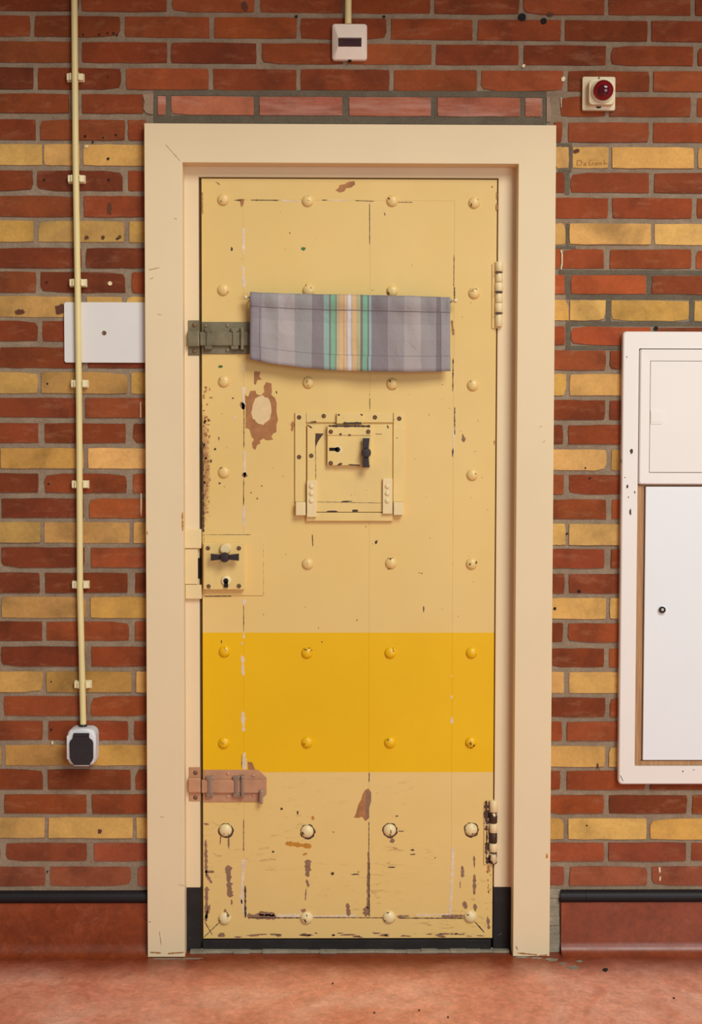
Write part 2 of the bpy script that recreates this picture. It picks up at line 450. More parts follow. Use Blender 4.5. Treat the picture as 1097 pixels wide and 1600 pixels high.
# course: yellow?, left (top, bottom), right (top, bottom), mortar joints as pixel spans of the elevation
COURSES = [
 (0, (-16, 17.5), (-10, 24), [(122.5, 127), (260.5, 269), (398, 406), (535, 540), (673, 679), (812, 818), (944.5, 950.6), (1080, 1086.7)]),
 (0, (23.6, 57.3), (31.7, 65), [(47.5, 54), (187.7, 194.3), (327.6, 334.9), (463.8, 469.3), (604, 610.8), (739, 746.4), (877, 882.8), (1012, 1017.8)]),
 (0, (64, 98), (71, 103), [(122.5, 127.5), (261.6, 267), (401, 409), (537, 543), (675, 681), (811, 818), (947.8, 954.4), (1083.4, 1090)]),
 (0, (105, 140), (110.5, 143.3), [(52.5, 59), (189.2, 196.9), (326.5, 333), (463.8, 470), (609, 615), (746, 752), (881, 887.6), (1015, 1020.6)]),
 (0, (146, 176.8), (151, 182.7), [(108, 128), (224, 876), (947.5, 952), (1080, 1088.5)]),
 (0, (186, 218.8), (190.8, 223), [(56.4, 62.4), (195.4, 200), (879, 887.6), (1014, 1020.6)]),
 (1, (224.5, 258.6), (229.5, 263.4), [(66.2, 67.6), (124.7, 130), (889.4, 894.6), (951.5, 955.9), (1085, 1090.6)]),
 (0, (265.6, 298.4), (269.6, 301.7), [(51.4, 57.3), (192, 199.5), (882.8, 891.6), (1014.5, 1022)]),
 (0, (305.4, 339), (308.7, 341.5), [(125, 131), (950.6, 957), (1082, 1089)]),
 (1, (344.4, 378.3), (348.8, 382.7), [(53, 59.5), (194.3, 201.7), (884.3, 889.4), (1017.8, 1022.6)]),
 (0, (387, 418.8), (389, 420), [(127.3, 134.5), (877, 879), (944.5, 953), (1080.6, 1087.8)]),
 (0, (424, 457.3), (429.5, 460), [(56.4, 63.4), (195.8, 205.6), (882.8, 892), (1010, 1018.5)]),
 (1, (462.3, 495.8), (469, 501.7), [(127, 135), (191, 196), (889, 890.3), (946.7, 955.4), (1077.5, 1085)]),
 (0, (500.6, 533.4), (510.5, 540), [(59, 66), (198, 206), (883, 892.4), (1017, 1024)]),
 (0, (541.8, 575), (547.7, 579), [(129, 137), (947, 953), (1082, 1089)]),
 (1, (581, 615), (584.4, 618.8), [(59, 63.9), (199.5, 204), (885.4, 890.3), (1017, 1024)]),
 (0, (621, 652.5), (625, 656.7), [(129, 133.5), (946, 952), (1082, 1089)]),
 (0, (660.8, 692.3), (663.8, 694.5), [(60, 69.6), (196.5, 207.4), (880.5, 888), (1017, 1024)]),
 (1, (699.5, 732.4), (702, 735.8), [(130.6, 137.4), (948.5, 954.8), (1082, 1089)]),
 (0, (739.4, 770.6), (741.8, 773), [(60, 69.6), (198, 207.4), (881.5, 888.8), (1017, 1024)]),
 (0, (778.3, 809.4), (780, 812), [(131, 139), (948, 955.7), (1082, 1089)]),
 (1, (815.3, 848.6), (818.3, 852.5), [(63.4, 68.9), (202.4, 207.8), (884.3, 888.8), (1016, 1022)]),
 (0, (855, 887), (857.8, 888.5), [(-2, 2), (132, 142), (945, 954.5), (1080, 1087)]),
 (0, (894.5, 926.5), (896.8, 928), [(61.7, 70.4), (200, 211), (882.5, 888.8), (1014, 1021)]),
 (1, (932, 966), (934, 967.7), [(-1, 2), (135, 141), (947.4, 953), (1080, 1087)]),
 (0, (970.6, 1001.7), (973.7, 1004), [(65.6, 72), (202.4, 210.5), (880, 887.5), (1013, 1020)]),
 (0, (1009.8, 1041.6), (1013, 1043.5), [(-3, 1.5), (133, 142.6), (945, 952), (1078, 1085)]),
 (1, (1048.6, 1082), (1050, 1083.7), [(67.4, 72), (206, 211.8), (882, 888.8), (1012, 1018)]),
 (0, (1087.5, 1119), (1090, 1120.8), [(-2, 6), (136, 142), (946.5, 953), (1077, 1084)]),
 (0, (1126, 1157), (1127.5, 1158), [(66.7, 74.8), (200.8, 209), (878.7, 885.5), (1010, 1017)]),
 (1, (1163.6, 1196.5), (1165.8, 1198.8), [(2, 7.7), (137, 142), (945.5, 951), (1076, 1083)]),
 (0, (1202, 1234), (1204.4, 1234.6), [(66.7, 74.4), (204.6, 212), (876, 885.4), (1009, 1016)]),
 (0, (1241, 1271.8), (1242, 1272), [(-4, 6), (135.6, 143.7), (944, 951.5), (1074, 1082)]),
 (1, (1277, 1310), (1278.8, 1312), [(70.4, 75.5), (207.8, 212.6), (881.5, 887.6), (1011, 1016)]),
 (0, (1317, 1346), (1316.4, 1346), [(0, 9), (136, 146), (944, 950.6), (1072.5, 1080)]),
 (0, (1354, 1385), (1353.8, 1383.8), [(70.4, 78.3), (204.6, 215.5), (882, 890), (1012, 1018.5)]),
]
def brick_geo(bm, x0, x1, za, zb, zc, zd, fy, jit=0.0009):
    """one brick: (x0, za-zb) left end, (x1, zc-zd) right end; uneven arrises, worn corners"""
    J = lambda: rng.uniform(-jit, jit)
    L = x1 - x0; o = []
    c4 = [rng.uniform(0.0, 0.0016) + (0.004 if rng.random() < 0.10 else 0) for _ in range(4)]
    fr = [0.22, 0.4, 0.6, 0.78]
    o.append((x0 + c4[0] + J(), za + c4[0]))
    for f in fr: o.append((x0 + L * f, za + (zc - za) * f + J()))
    o.append((x1 - c4[1] + J(), zc + c4[1])); o.append((x1 + J(), zc + (zd - zc) * 0.35)); o.append((x1 + J(), zc + (zd - zc) * 0.7))
    o.append((x1 - c4[2] + J(), zd - c4[2]))
    for f in fr[::-1]: o.append((x0 + L * f, zb + (zd - zb) * f + J()))
    o.append((x0 + c4[3] + J(), zb - c4[3])); o.append((x0 + J(), za + (zb - za) * 0.65)); o.append((x0 + J(), za + (zb - za) * 0.3))
    n = len(o); cx, cz = (x0 + x1) / 2, (za + zb + zc + zd) / 4
    def ring(inset, y):
        sx = max(0.2, 1 - inset / (L / 2)); sz = max(0.2, 1 - inset / abs((zb - za) / 2))
        return [bm.verts.new((cx + (x - cx) * sx, y, cz + (z - cz) * sz)) for x, z in o]
    a, c = ring(0.0009, fy), ring(-0.0003, fy + 0.012)
    bm.faces.new(a)
    for i in range(n): bm.faces.new((a[i], c[i], c[(i + 1) % n], a[(i + 1) % n]))
def add_brick(x0, x1, za, zb, zc, zd, colr, fy=None, mat='brick'):
    fy = rng.uniform(-0.0012, 0.0012) if fy is None else fy
    bm = B(); brick_geo(bm, x0, x1, za, zb, zc, zd, fy)
    o = part('brick', bm, M[mat], wall, origin=((x0 + x1) / 2, 0, (za + zd) / 2))
    v = rng.uniform(0.85, 1.12) * (0.84 if x1 < -CASX else 1.0)   # bricks left of the door are darker
    o.color = (colr[0] * v, colr[1] * v * rng.uniform(0.95, 1.05), colr[2] * v * rng.uniform(0.92, 1.08), 1)
    return o
outer = B(); outer_yellow = B()
XFL, XFR = P(0, 700).x - 0.03, P(1097, 700).x + 0.03    # edge of what the photograph shows
SPECIAL = {(13, 0, 1): S(96, 52, 38), (1, 0, 2): S(128, 62, 40), (1, 1, 99): None}
zl = zr = None
for ci, (yel, (lt, lb), (rt, rb), joints) in enumerate(COURSES):
    L1, L0, R1, R0 = P(60, lt), P(60, lb), P(985, rt), P(985, rb)
    def zat(x, hi):
        a, b = (L1, R1) if hi else (L0, R0)
        f = (x - L0.x) / (R0.x - L0.x); return a.z + (b.z - a.z) * f
    spans = []; ym = (lt + lb + rt + rb) / 4
    js = [(P(a, ym).x, P(b, ym).x) for a, b in joints]
    # run the bond on beyond the frame on both sides
    while js[0][0] > XL: js.insert(0, (js[0][0] - 0.2195, js[0][1] - 0.2195))
    while js[-1][1] < XR: js.append((js[-1][0] + 0.2195, js[-1][1] + 0.2195))
    for (a, b), (c, d) in zip(js, js[1:]): spans.append((b, c))
    cut = []
    lim = CASX - 0.001
    for x0, x1 in spans:                 # nothing behind the door frame
        if ci < 5: cut.append((x0, x1)); continue
        if x0 < -lim: cut.append((x0, min(x1, -lim)))
        if x1 > lim: cut.append((max(x0, lim), x1))
    for x0, x1 in cut:
        if x1 - x0 < 0.004: continue
        za, zb, zc, zd = zat(x0, 0), zat(x0, 1), zat(x1, 0), zat(x1, 1)
        inside = x1 > XFL and x0 < XFR
        if not inside:
            x0, x1 = max(x0, XL), min(x1, XR)
            if x1 - x0 < 0.02: continue
            brick_geo(outer_yellow if yel else outer, x0, x1, za, zb, zc, zd, 0.0)
            continue
        base = rng.choice(YEL if yel else RED)
        if ci == 13 and x0 < -0.6 and x1 > -0.7 and x0 > -0.75: base = S(98, 52, 40)
        if ci in (11, 13) and x0 > 0.5 and x0 < 0.72: base = S(164, 74, 34)
        if ci >= 34 and not yel: base = S(150, 78, 50) if ci == 35 else S(150, 72, 42)
        add_brick(x0, x1, za, zb, zc, zd, base)
# lintel course of paler bricks bedded in fresh grey pointing
bm = B()
zt0, zb0 = P(548, 141).z, P(548, 193).z
xa, xb = P(240, 167).x, P(854, 170).x
for seg in ((xa, xb, P(548, 150.5).z, zt0), (xa, xb, zb0, P(548, 181.5).z), (xa, xa + 0.0085, zb0, zt0), (xb - 0.0085, xb, zb0, zt0)):
    box(bm, seg[0], seg[1], 0.0012 + rng.uniform(0, 0.0004), 0.01, seg[2], seg[3])
for a, b in ((259.4, 267), (397, 405), (535.6, 544.8), (674, 683.7), (813.3, 820.5)):
    box(bm, P(a, 166).x, P(b, 166).x, 0.0019, 0.01, zb0 + 0.001, zt0 - 0.001)
part('pointing', bm, M['pointing'], wall, label='darker grey pointing around the lintel bricks')
for a, b in ((246, 259.4), (267, 397), (405, 535.6), (544.8, 674), (683.7, 813.3), (820.5, 846.5)):
    x0, x1 = P(a, 166).x, P(b, 166).x; z0, z1 = P(548, 181.5).z, P(548, 151).z
    o = add_brick(x0, x1, z0, z1, z0, z1, PNK, -0.0005, 'lintel')
bm = B()
flake_pts(bm, [(223, 148), (232, 147), (240, 146.5), (239.5, 179), (233, 178), (228, 176), (224, 170), (226, 160)], 0.0, 0.0016)
flake_pts(bm, [(854, 150), (858, 153), (860, 164), (862, 176), (860, 190), (854, 191)], 0.0, 0.0016)
part('lime_smears', bm, M['lime'], wall, kind='stuff')
# dark pointing of the repaired joints at the right of the door
bm = B()
for a, b, c, d in ((873, 422, 1100, 429), (885, 460.5, 1100, 468), (885, 502, 1100, 509.5), (883, 430, 891.5, 460), (884, 502, 892.5, 545),
                   (1010.5, 430, 1018, 460), (947, 469, 955, 502), (1077.8, 469, 1084.6, 502), (884, 540.5, 975, 546.5), (883, 270, 890.5, 304),
                   (872, 264, 893, 269), (868, 384, 900, 388.5), (884.6, 349, 888.8, 384), (889.8, 226, 894, 264), (871, 223.5, 894, 229)):
    x0, x1, z0, z1 = rect(a, b, c, d, 0); box(bm, x0, x1, rng.uniform(0.0013, 0.0024), 0.008, z0, z1)
part('pointing', bm, M['pointing'], wall, label='darker grey pointing of the repaired joints beside the door')
# the bond carried on above and beside the part in view
zc = P(548, -13).z; shift = 0
for kx in range(6):
    z0 = zc + 0.011 + 0.0625 * kx
    if z0 > ZTOP - 0.03: break
    shift = 0.11 if kx % 2 == 0 else 0.0; x = XL - shift
    tgt = outer
    while x < XR:
        x0, x1 = max(x, XL) + 0.005, min(x + 0.2195, XR) - 0.005
        if x1 - x0 > 0.03: brick_geo(tgt, x0, x1, z0, min(z0 + 0.0525, ZTOP), z0, min(z0 + 0.0525, ZTOP), 0.0)
        x += 0.2195
for b_, c_ in ((outer, RED[0]), (outer_yellow, YEL[0])):
    o = part('brick_field', b_, M['brick'], wall, kind='stuff'); o.color = c_

# old holes, stains, drips and pencil on the bricks
bm = B()
for x, y, r in ((122, 121, 1.0), (169, 120, 1.2), (130, 54, 1.4), (155, 54, 1.5), (168, 52, 1.6), (177, 52, 1.6), (183, 55, 1.4), (133, 213, 2.2), (181, 211, 1.8), (161, 215, 1.4),
                (145, 222, 1.8), (170, 281, 1.8), (69, 281, 1.7), (73, 441, 1.5), (74, 599.5, 1.4), (76, 756, 1.5), (80, 1140, 1.8), (80, 1065, 1.2), (169, 248, 2), (183, 373, 1.6),
                (816, 27, 6.5), (849, 33, 5), (463, 26, 2.2), (600, 26, 2.2), (1025, 513, 3.2), (74, 1362, 1.5), (905, 924, 2.6), (915, 731, 1.3), (922, 747, 1.5), (886, 834, 1.6), (917, 1290, 1.2), (867, 951, 2.4)):
    blob(bm, x, y, r, r, -0.0014, 10, 0.15, t=0.0006)
part('drill_holes', bm, M['hole'], wall, kind='stuff')
bm = B()
for x, y, rx, ry in ((135, 371, 3, 3), (161, 371, 3.2, 3), (187, 370, 3, 3), (171, 326, 3, 10), (31, 487, 8, 4), (94, 483, 7, 8), (901, 236, 4.5, 3), (934, 1196, 1.5, 4), (382, 10, 5, 7), (156, 1299, 3, 4), (860, 22, 5, 3)):
    blob(bm, x, y, rx, ry, -0.0013, 14, 0.3, t=0.0003)
part('brown_stains', bm, M['stain'], wall, kind='stuff')
bm = B()
for pts in (((875.5, 391), (878, 391), (879.5, 398), (879, 414), (877.5, 421), (876, 421), (877.5, 410), (877.5, 396)),
            ((877, 122), (881, 119), (884, 122), (882, 127), (877.5, 127)), ((876.5, 152), (877.5, 152), (877.8, 168), (877, 168)),
            ((1029, 1355), (1032, 1355), (1032.5, 1362), (1030, 1364)), ((1031, 1369), (1033, 1370), (1032, 1377), (1030, 1375)),
            ((219, 628), (220.3, 628), (220.8, 652), (219.2, 653)), ((219.5, 770), (222, 772), (222, 790), (220.8, 808), (219.6, 800)),
            ((80, 1159), (83, 1157), (83.5, 1162), (81, 1164)), ((134, 226), (138, 227), (137, 231), (132, 230)), ((818, 100), (821, 101), (819, 106), (815, 104))):
    flake_pts(bm, pts, -0.0014, 0.0006)
part('paint_drips', bm, M['cream_drip'], wall, kind='stuff')
bm = B()
def pen(pts, w=0.55):
    for (a, b), (c, d) in zip(pts, pts[1:]): streak(bm, a, b, c, d, w, -0.0013, False, 0.0003, 0.1)
pen([(902.5, 250), (902.5, 258)]); pen([(902.5, 250), (908, 250.5), (910, 254), (908, 257.5), (902.5, 258)])
pen([(912, 256), (915, 254), (916.5, 255), (913, 257.5), (917, 258)])
pen([(927, 250), (923, 249.5), (921, 253), (922, 257.5), (927, 257.5), (927.5, 254), (925, 254)])
pen([(930, 255), (933, 253.5), (934, 257), (930.5, 257.5), (930, 255)]); pen([(936.5, 254), (936.5, 257)]); pen([(936.5, 254.5), (939.5, 254), (940.5, 257)])
pen([(944.8, 249), (944.8, 257.5)]); pen([(944.8, 254.5), (948, 254.5), (948.5, 257)])
pen([(937, 1198), (939, 1205)], 0.7)
part('pencil_writing', bm, M['ink'], wall, kind='stuff')
bm = B()
lathe(bm, P(172, 443).x, P(172, 443).z, [(0.0052, 0.001), (0.0052, -0.0022), (0.0028, -0.0026), (0.0022, -0.0008), (0, -0.0008)], 16)
part('wall_plug', bm, M['clip'], wall, smooth=True)

# ================================================================== FLOOR AND SKIRTING
bm = B(); box(bm, -2.2, 2.2, -4.6, 0.02, -0.06, 0.0)
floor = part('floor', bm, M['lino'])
tag(floor, 'red marbled linoleum floor in front of the cell door', 'floor', 'structure')
bm = B(); box(bm, XL, XR, -0.80, 0.25, ZTOP, ZTOP + 0.18, 0.004)  # unseen slab, its depth set to darken the top of the wall
tag(part('shade_slab', bm, M['shade_slab']), 'unseen slab added above the door wall to shade its top', 'shade_slab', 'structure')
ZS1, ZS0 = 0.1615, 0.1305
def skirting(name, x0, x1, label):
    prof = [(0.0034, ZS0 + 0.004), (-0.007, ZS0 + 0.004), (-0.007, 0.030)]
    for i in range(1, 11):
        a = math.radians(90 * i / 10); prof.append((-0.007 - 0.030 * (1 - math.cos(a)), 0.030 - 0.0296 * math.sin(a)))
    prof += [(-0.045, 0.0001), (0.0034, 0.0001)]
    bm = B(); A = [bm.verts.new((x0, y, z)) for y, z in prof]; D = [bm.verts.new((x1, y, z)) for y, z in prof]
    n = len(prof)
    for i in range(n): bm.faces.new((A[i], A[(i + 1) % n], D[(i + 1) % n], D[i]))
    bm.faces.new(A[::-1]); bm.faces.new(D)
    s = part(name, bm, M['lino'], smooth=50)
    tag(s, label, 'skirting', 'structure')
    cuts = [x0, x1] if x0 < 0 else [x0 - 0.003, P(914, 1400).x, x1]
    for a, b in zip(cuts, cuts[1:]):
        bm = B(); pr = []
        for i in range(9):
            t = math.radians(-90 + 180 * i / 8); pr.append((0.003 - 0.020 * math.cos(t) ** 0.7 if math.cos(t) > 1e-6 else 0.003, (ZS0 + ZS1) / 2 + (ZS1 - ZS0) / 2 * math.sin(t)))
        A = [bm.verts.new((a, y, z)) for y, z in pr]; D = [bm.verts.new((b - 0.0006, y, z)) for y, z in pr]
        for i in range(9): bm.faces.new((A[i], A[(i + 1) % 9], D[(i + 1) % 9], D[i]))
        bm.faces.new(A[::-1]); bm.faces.new(D)
        part('capping_strip', bm, M['strip'], s, smooth=50, label='black rubber capping strip')
    return s
sl = skirting('baseboard_left', XL, -CASX - 0.001, 'coved red linoleum skirting with black top strip left of the door')
XRS = P(876, 1450).x
sr = skirting('baseboard_right', XRS, XR, 'coved red linoleum skirting with black top strip right of the door')
bm = B()
for i, (x, y, rx, ry, Z) in enumerate(((901, 1484, 10, 4, 0),)):
    pass
# strip of rough filler left bare between casing and skirting
bm = B(); xs0, xs1 = CASX + 0.0005, XRS - 0.0015
for k in range(7):
    za, zb = 0.0005 + 0.0235 * k, 0.0005 + 0.0235 * (k + 1)
    box(bm, xs0 + rng.uniform(0.0, 0.004), xs1 - rng.uniform(0.0, 0.004), -0.002 - rng.uniform(0, 0.004), 0.006, za, zb, 0.001, 1)
part('filler', bm, M['filler'], wall, label='rough grey filler beside the foot of the casing')
# grit and mortar smears on the floor by the casing
def floor_flake(bm, pts, t=0.0008):
    q = [F0(x, y, 0.0) for x, y in pts]
    f = [bm.verts.new((v.x, v.y, t)) for v in q]; b = [bm.verts.new((v.x, v.y, 0.0001)) for v in q]; n = len(q)
    bm.faces.new(f); bm.faces.new(b[::-1])
    for i in range(n): bm.faces.new((f[i], b[i], b[(i + 1) % n], f[(i + 1) % n]))
def floor_blob(bm, x, y, rx, ry, n=11, jag=0.35, t=0.0008):
    floor_flake(bm, [(x + rx * (1 + rng.uniform(-jag, jag)) * math.cos(2 * math.pi * i / n), y + ry * (1 + rng.uniform(-jag, jag)) * math.sin(2 * math.pi * i / n)) for i in range(n)], t)
bm = B()
for x, y, rx, ry in ((863, 1500, 9, 2.4), (880, 1506, 7, 1.8), (895, 1512, 9, 3), (838, 1497, 9, 1.3), (815, 1496, 10, 1.2), (300, 1498, 16, 1.0), (262, 1498.5, 26, 1.0), (905, 1502, 4, 1.6)):
    floor_blob(bm, x, y, rx, ry)
part('mortar_smears', bm, M['filler'], floor, kind='stuff')
bm = B()
for x, y, rx, ry in ((946, 1516, 4, 2.4), (700, 1590, 1.2, 0.8), (655, 1579, 1.4, 0.8), (585, 1583, 1.2, 0.8), (520, 1537, 1.0, 0.7), (1053, 1560, 1.6, 0.9)):
    floor_blob(bm, x, y, rx, ry, 9, 0.3, 0.002)
part('grit', bm, M['hole'], floor, kind='stuff')

# ================================================================== DOOR FRAME
YC, YJ = -0.030, 0.014           # casing face, face of the rebated inner jamb
frame = thing('trim_1', (0, 0, 0), 'cream painted door casing with a stepped inner jamb around the cell door', 'door frame', 'structure')
xil = (P(282.5, 260, YC).x + P(291, 1480, YC).x) / 2
xir = (P(811, 260, YC).x + P(801, 1480, YC).x) / 2
zih = P(548, 255, YC).z
LX0 = (P(314.5, 290, YD).x + P(318, 1450, YD).x) / 2
LX1 = (P(777.5, 300, YD).x + P(768.5, 1440, YD).x) / 2
LZ1, LZ0 = P(548, 280, YD).z, P(548, 1466, YD).z
xjl = (P(310.4, 300, YJ).x + P(312.6, 1300, YJ).x) / 2
xjr = LX1 + 0.0035
zjh = LZ1 + 0.0045
def mitred(pts, y0, y1, keep, bev=0.0014):
    return prism(B(), pts, y0, y1, bev, 2, keep)
part('casing_post', mitred([(-CASX, 0.001), (xil, 0.001), (xil, zih), (-CASX, CASH)], YC, 0.05, (2,)), M['casing'], frame)
part('casing_post', mitred([(xir, 0.001), (CASX, 0.001), (CASX, CASH), (xir, zih)], YC, 0.05, (2,)), M['casing'], frame)
part('casing_head', mitred([(-CASX, CASH), (xil, zih), (xir, zih), (CASX, CASH)], YC, 0.05, (0, 2)), M['casing'], frame)
ZP = P(305, 1387, YJ).z
part('inner_jamb', box(B(), xil - 0.01, xjl, YJ, 0.12, ZP, zjh + 0.02, 0.0016), M['casing'], frame)
part('inner_jamb', box(B(), xjr, xir + 0.01, YJ, 0.12, ZP, zjh + 0.02, 0.0016), M['casing'], frame)
part('inner_head', box(B(), xil - 0.01, xir + 0.01, YJ + 0.0003, 0.12, zjh, zih + 0.02, 0.0016), M['casing'], frame)
part('black_foot', box(B(), xil - 0.01, xjl + 0.001, YJ - 0.0015, 0.12, 0.0005, ZP - 0.0002, 0.001), M['plinth'], frame, label='jamb foot painted black')
part('black_foot', box(B(), xjr - 0.001, xir + 0.01, YJ - 0.0015, 0.12, 0.0005, ZP - 0.0002, 0.001), M['plinth'], frame, label='jamb foot painted black')
bm = B()
box(bm, xil, LX0 + 0.02, 0.062, 0.12, 0.002, zjh + 0.01); box(bm, LX1 - 0.02, xir, 0.062, 0.12, 0.002, zjh + 0.01); box(bm, xil, xir, 0.062, 0.12, LZ1 - 0.02, zjh + 0.01)
part('door_stop', bm, M['chip_dark'], frame)
part('edge_strip', box(B(), xjl - 0.004, LX0 - 0.0006, 0.026, 0.06, 0.002, zjh - 0.004, 0.0005), M['olive'], frame, label='olive strip in the gap beside the door')
zth = LZ0 - 0.0035
part('threshold', box(box(B(), LX0 - 0.002, LX1 - 0.003, 0.010, 0.14, 0.0005, zth, 0.002), xjl - 0.004, xjr + 0.004, 0.030, 0.12, 0.0005, zth, 0.001), M['plinth'], frame, label='black threshold under the door')
bm = B()
for k in range(22):
    x = xil + 0.01 + (xir - xil - 0.02) * k / 22
    box(bm, x, x + (xir - xil) / 22 + 0.004, -0.004 - rng.uniform(0, 0.006), 0.012, 0.0003, 0.004 + rng.uniform(0, 0.003), 0.0008, 1)
part('mortar_bed', bm, M['filler'], frame, label='grey mortar line under the threshold')
# knocks and dirt on casing
bm = B()
for a in ((234, 1488, 252, 1489, 2.0), (262, 1490, 288, 1488, 2.2), (232.5, 1440, 236, 1441, 1.2), (249, 1455, 252, 1478, 0.7), (808, 1489, 840, 1492, 2.0), (842, 1493, 856, 1492, 2.0), (806, 1478, 809, 1484, 1.5)):
    streak(bm, *a, YC)
for a in ((232, 422, 250, 418, 0.9), (234, 436, 240, 434, 0.7), (245, 491, 254, 492, 0.7), (272, 341, 277, 343, 0.8), (250, 1277, 257, 1276, 0.6), (843, 668, 847, 665, 0.7), (848, 692, 852, 688, 0.7), (278, 1382, 288, 1384, 0.6), (258, 225, 282, 252, 0.7)):
    streak(bm, *a, YC, t=0.0003)
part('scuffs', bm, M['chip_brown'], frame, kind='stuff')
bm = B()
blob(bm, 854.5, 1338, 1.8, 4, YC, 10); streak(bm, 285, 800, 285.5, 830, 2.2, YC); blob(bm, 230, 833, 0.8, 3, YC)
part('scuffs', bm, M['chip_ochre'], frame, kind='stuff')
# keeper for the lock, let into the left jamb
k0 = part('lock_keeper', pbox(pbox(pbox(B(), 288, 827, 314.5, 857, YJ - 0.012, YJ + 0.02, 0.002), 289, 857.5, 309, 913, YJ - 0.008, YJ + 0.02, 0.002), 289.5, 914, 315, 936, YJ - 0.012, YJ + 0.02, 0.002), M['keeper'], frame, label='cream painted lock keeper')
part('keeper_tongue', pbox(B(), 309.5, 872, 313, 904, YJ - 0.002, YJ + 0.02, 0.0006), M['hole'], k0)
# bolt keepers on the jamb
def bolt_keeper(px0, py0, px1, py1, ya, yb, mat):
    k = part('bolt_keeper', pbox(B(), px0, py0, px1, py1, YJ - 0.003, YJ + 0.002, 0.0006), mat, frame, label='bolt keeper plate')
    part('keeper_loop', pbox(B(), px0 - 1.5, ya, px1, yb, YJ - 0.014, YJ - 0.002, 0.003), mat, k)
    bm = B()
    for y in ((py0 + ya) / 2 - 0.5, (py1 + yb) / 2 + 0.5):
        c = P((px0 + px1) / 2 + 1, y, YJ); dome(bm, c.x, c.z, 0.0058, YJ - 0.003, 0.002, 14, 3)
    part('screw', bm, M['screw'], k, smooth=True)
bolt_keeper(294, 500.5, 311.5, 555, 517, 542, M['steel'])
bolt_keeper(295.5, 1199, 313.5, 1251.5, 1216, 1239, M['copper'])

# ================================================================== DOOR LEAF
door = thing('door_1', (0, YD, 0), 'cream riveted cell door with a bright yellow band, hatch, lock and two bolts', 'door', 'structure')
g = 0.00005
zrt, zrb = P(548, 313, YD).z, P(548, 1432, YD).z
xs1_, xs2_, xs3_ = P(380.5, 850, YD).x, P(577, 850, YD).x, P(707.5, 850, YD).x
YB = YD + 0.045
def leafpart(name, x0, x1, z0, z1): return part(name, box(B(), x0, x1, YD, YB, z0, z1, 0.0004, 1), M['door'], door)
def outline(name, pts, keep): return part(name, prism(B(), pts, YD, YB, 0.0004, 1, keep), M['door'], door)
outline('stile', [(LX0, LZ0), (xs1_ - g, zrb), (xs1_ - g, zrt), (LX0, LZ1)], (0, 2))
outline('stile', [(xs3_ + g, zrb), (LX1, LZ0), (LX1, LZ1), (xs3_ + g, zrt)], (0, 2))
outline('rail', [(LX0, LZ1), (xs1_ - g, zrt), (xs3_ + g, zrt), (LX1, LZ1)], (0, 2))
outline('rail', [(LX0, LZ0), (LX1, LZ0), (xs3_ + g, zrb), (xs1_ - g, zrb)], (1, 3))
# the boards stop round the hatch opening, which sits over them
leafpart('board', xs1_ + g, xs2_ - g, zrb, zrt - g)
leafpart('board', xs2_ + g, xs3_ - g, zrb, zrt - g)

# rivets
def rivet_mesh(name, r, h, mat):
    bm = B(); dome(bm, 0, 0, r, 0.0, h, 20, 6)
    bmesh.ops.recalc_face_normals(bm, faces=bm.faces)
    me = bpy.data.meshes.new(name); bm.to_mesh(me); bm.free()
    for p in me.polygons: p.use_smooth = True
    me.materials.append(mat); return me
rv = {'c': rivet_mesh('rivet', 0.0150, 0.0085, M['rivet']), 'y': rivet_mesh('rivet', 0.0148, 0.0085, M['rivet_band']), 'p': rivet_mesh('rivet', 0.0165, 0.0100, M['rivet_low'])}
RIV = [('c', [(349, 312), (481, 314), (613, 314), (741, 317), (349, 453), (482, 454), (613, 455), (741, 458), (350, 596), (482, 598), (613, 600), (739, 602),
              (350, 738), (738, 742), (481, 881), (611, 880), (737, 881)]),
       ('y', [(351, 1018), (480, 1020), (610, 1020), (737, 1020), (350, 1161), (480, 1160), (609.5, 1160), (736, 1160)]),
       ('p', [(352.5, 1297), (480, 1299), (609, 1297), (736, 1296), (351, 1435), (479, 1434), (608, 1433), (735, 1432)])]
for kind, pts in RIV:
    for x, y in pts:
        c = P(x, y, YD)
        o = link('rivet', rv[kind], None, door, Vector((c.x, 0, c.z))); o.rotation_euler = (0, rng.uniform(0, 6.28), 0)

# lost paint, cracks and stains, in the places the door shows them
fl = {k: B() for k in ('brown', 'lilac', 'dark', 'mauve', 'ochre', 'green')}
big = B()
flake_pts(big, [(383, 617), (388, 620), (391, 611), (399, 610), (401, 616), (408, 618), (413, 612), (412, 604), (416, 597), (424, 599), (425, 611), (424, 617), (430, 622), (432.5, 630), (432, 643),
                (434.5, 656), (432, 664), (432, 675), (427.5, 677), (424, 682), (427, 687), (417, 688), (411, 685), (406, 689), (407, 693), (402, 695), (399, 703), (395, 700), (393.5, 692), (397, 687),
                (393, 682), (390, 671), (386, 669), (383.5, 669), (384, 645)], YD)
part('bare_patch', big, M['chip_brown'], door, label='large bare brown patch of lost paint')
bm = B(); blob(bm, 409, 641, 16, 22, YD, 40, 0.07, t=0.0006)
part('bare_patch', bm, M['chip_pale'], door, label='pale wood at the heart of the bare patch')
Bf, Lf, Df, Mf, Of, Gf = (fl[k] for k in ('brown', 'lilac', 'dark', 'mauve', 'ochre', 'green'))
flake_pts(Bf, [(524, 297), (528, 295), (531, 289), (538, 288), (545, 284), (554, 283), (555, 288), (549, 293), (541, 294), (538, 299), (531, 301)], YD)
flake_pts(Bf, [(397, 582), (399, 580), (404, 581), (407, 581), (405, 588), (409, 593), (402, 594), (400, 601), (397, 600)], YD)
flake_pts(Bf, [(553, 1277), (556, 1272), (560, 1257), (564, 1250), (567, 1240), (571, 1234), (576, 1232), (577, 1278), (571, 1283), (566, 1276), (560, 1278)], YD)
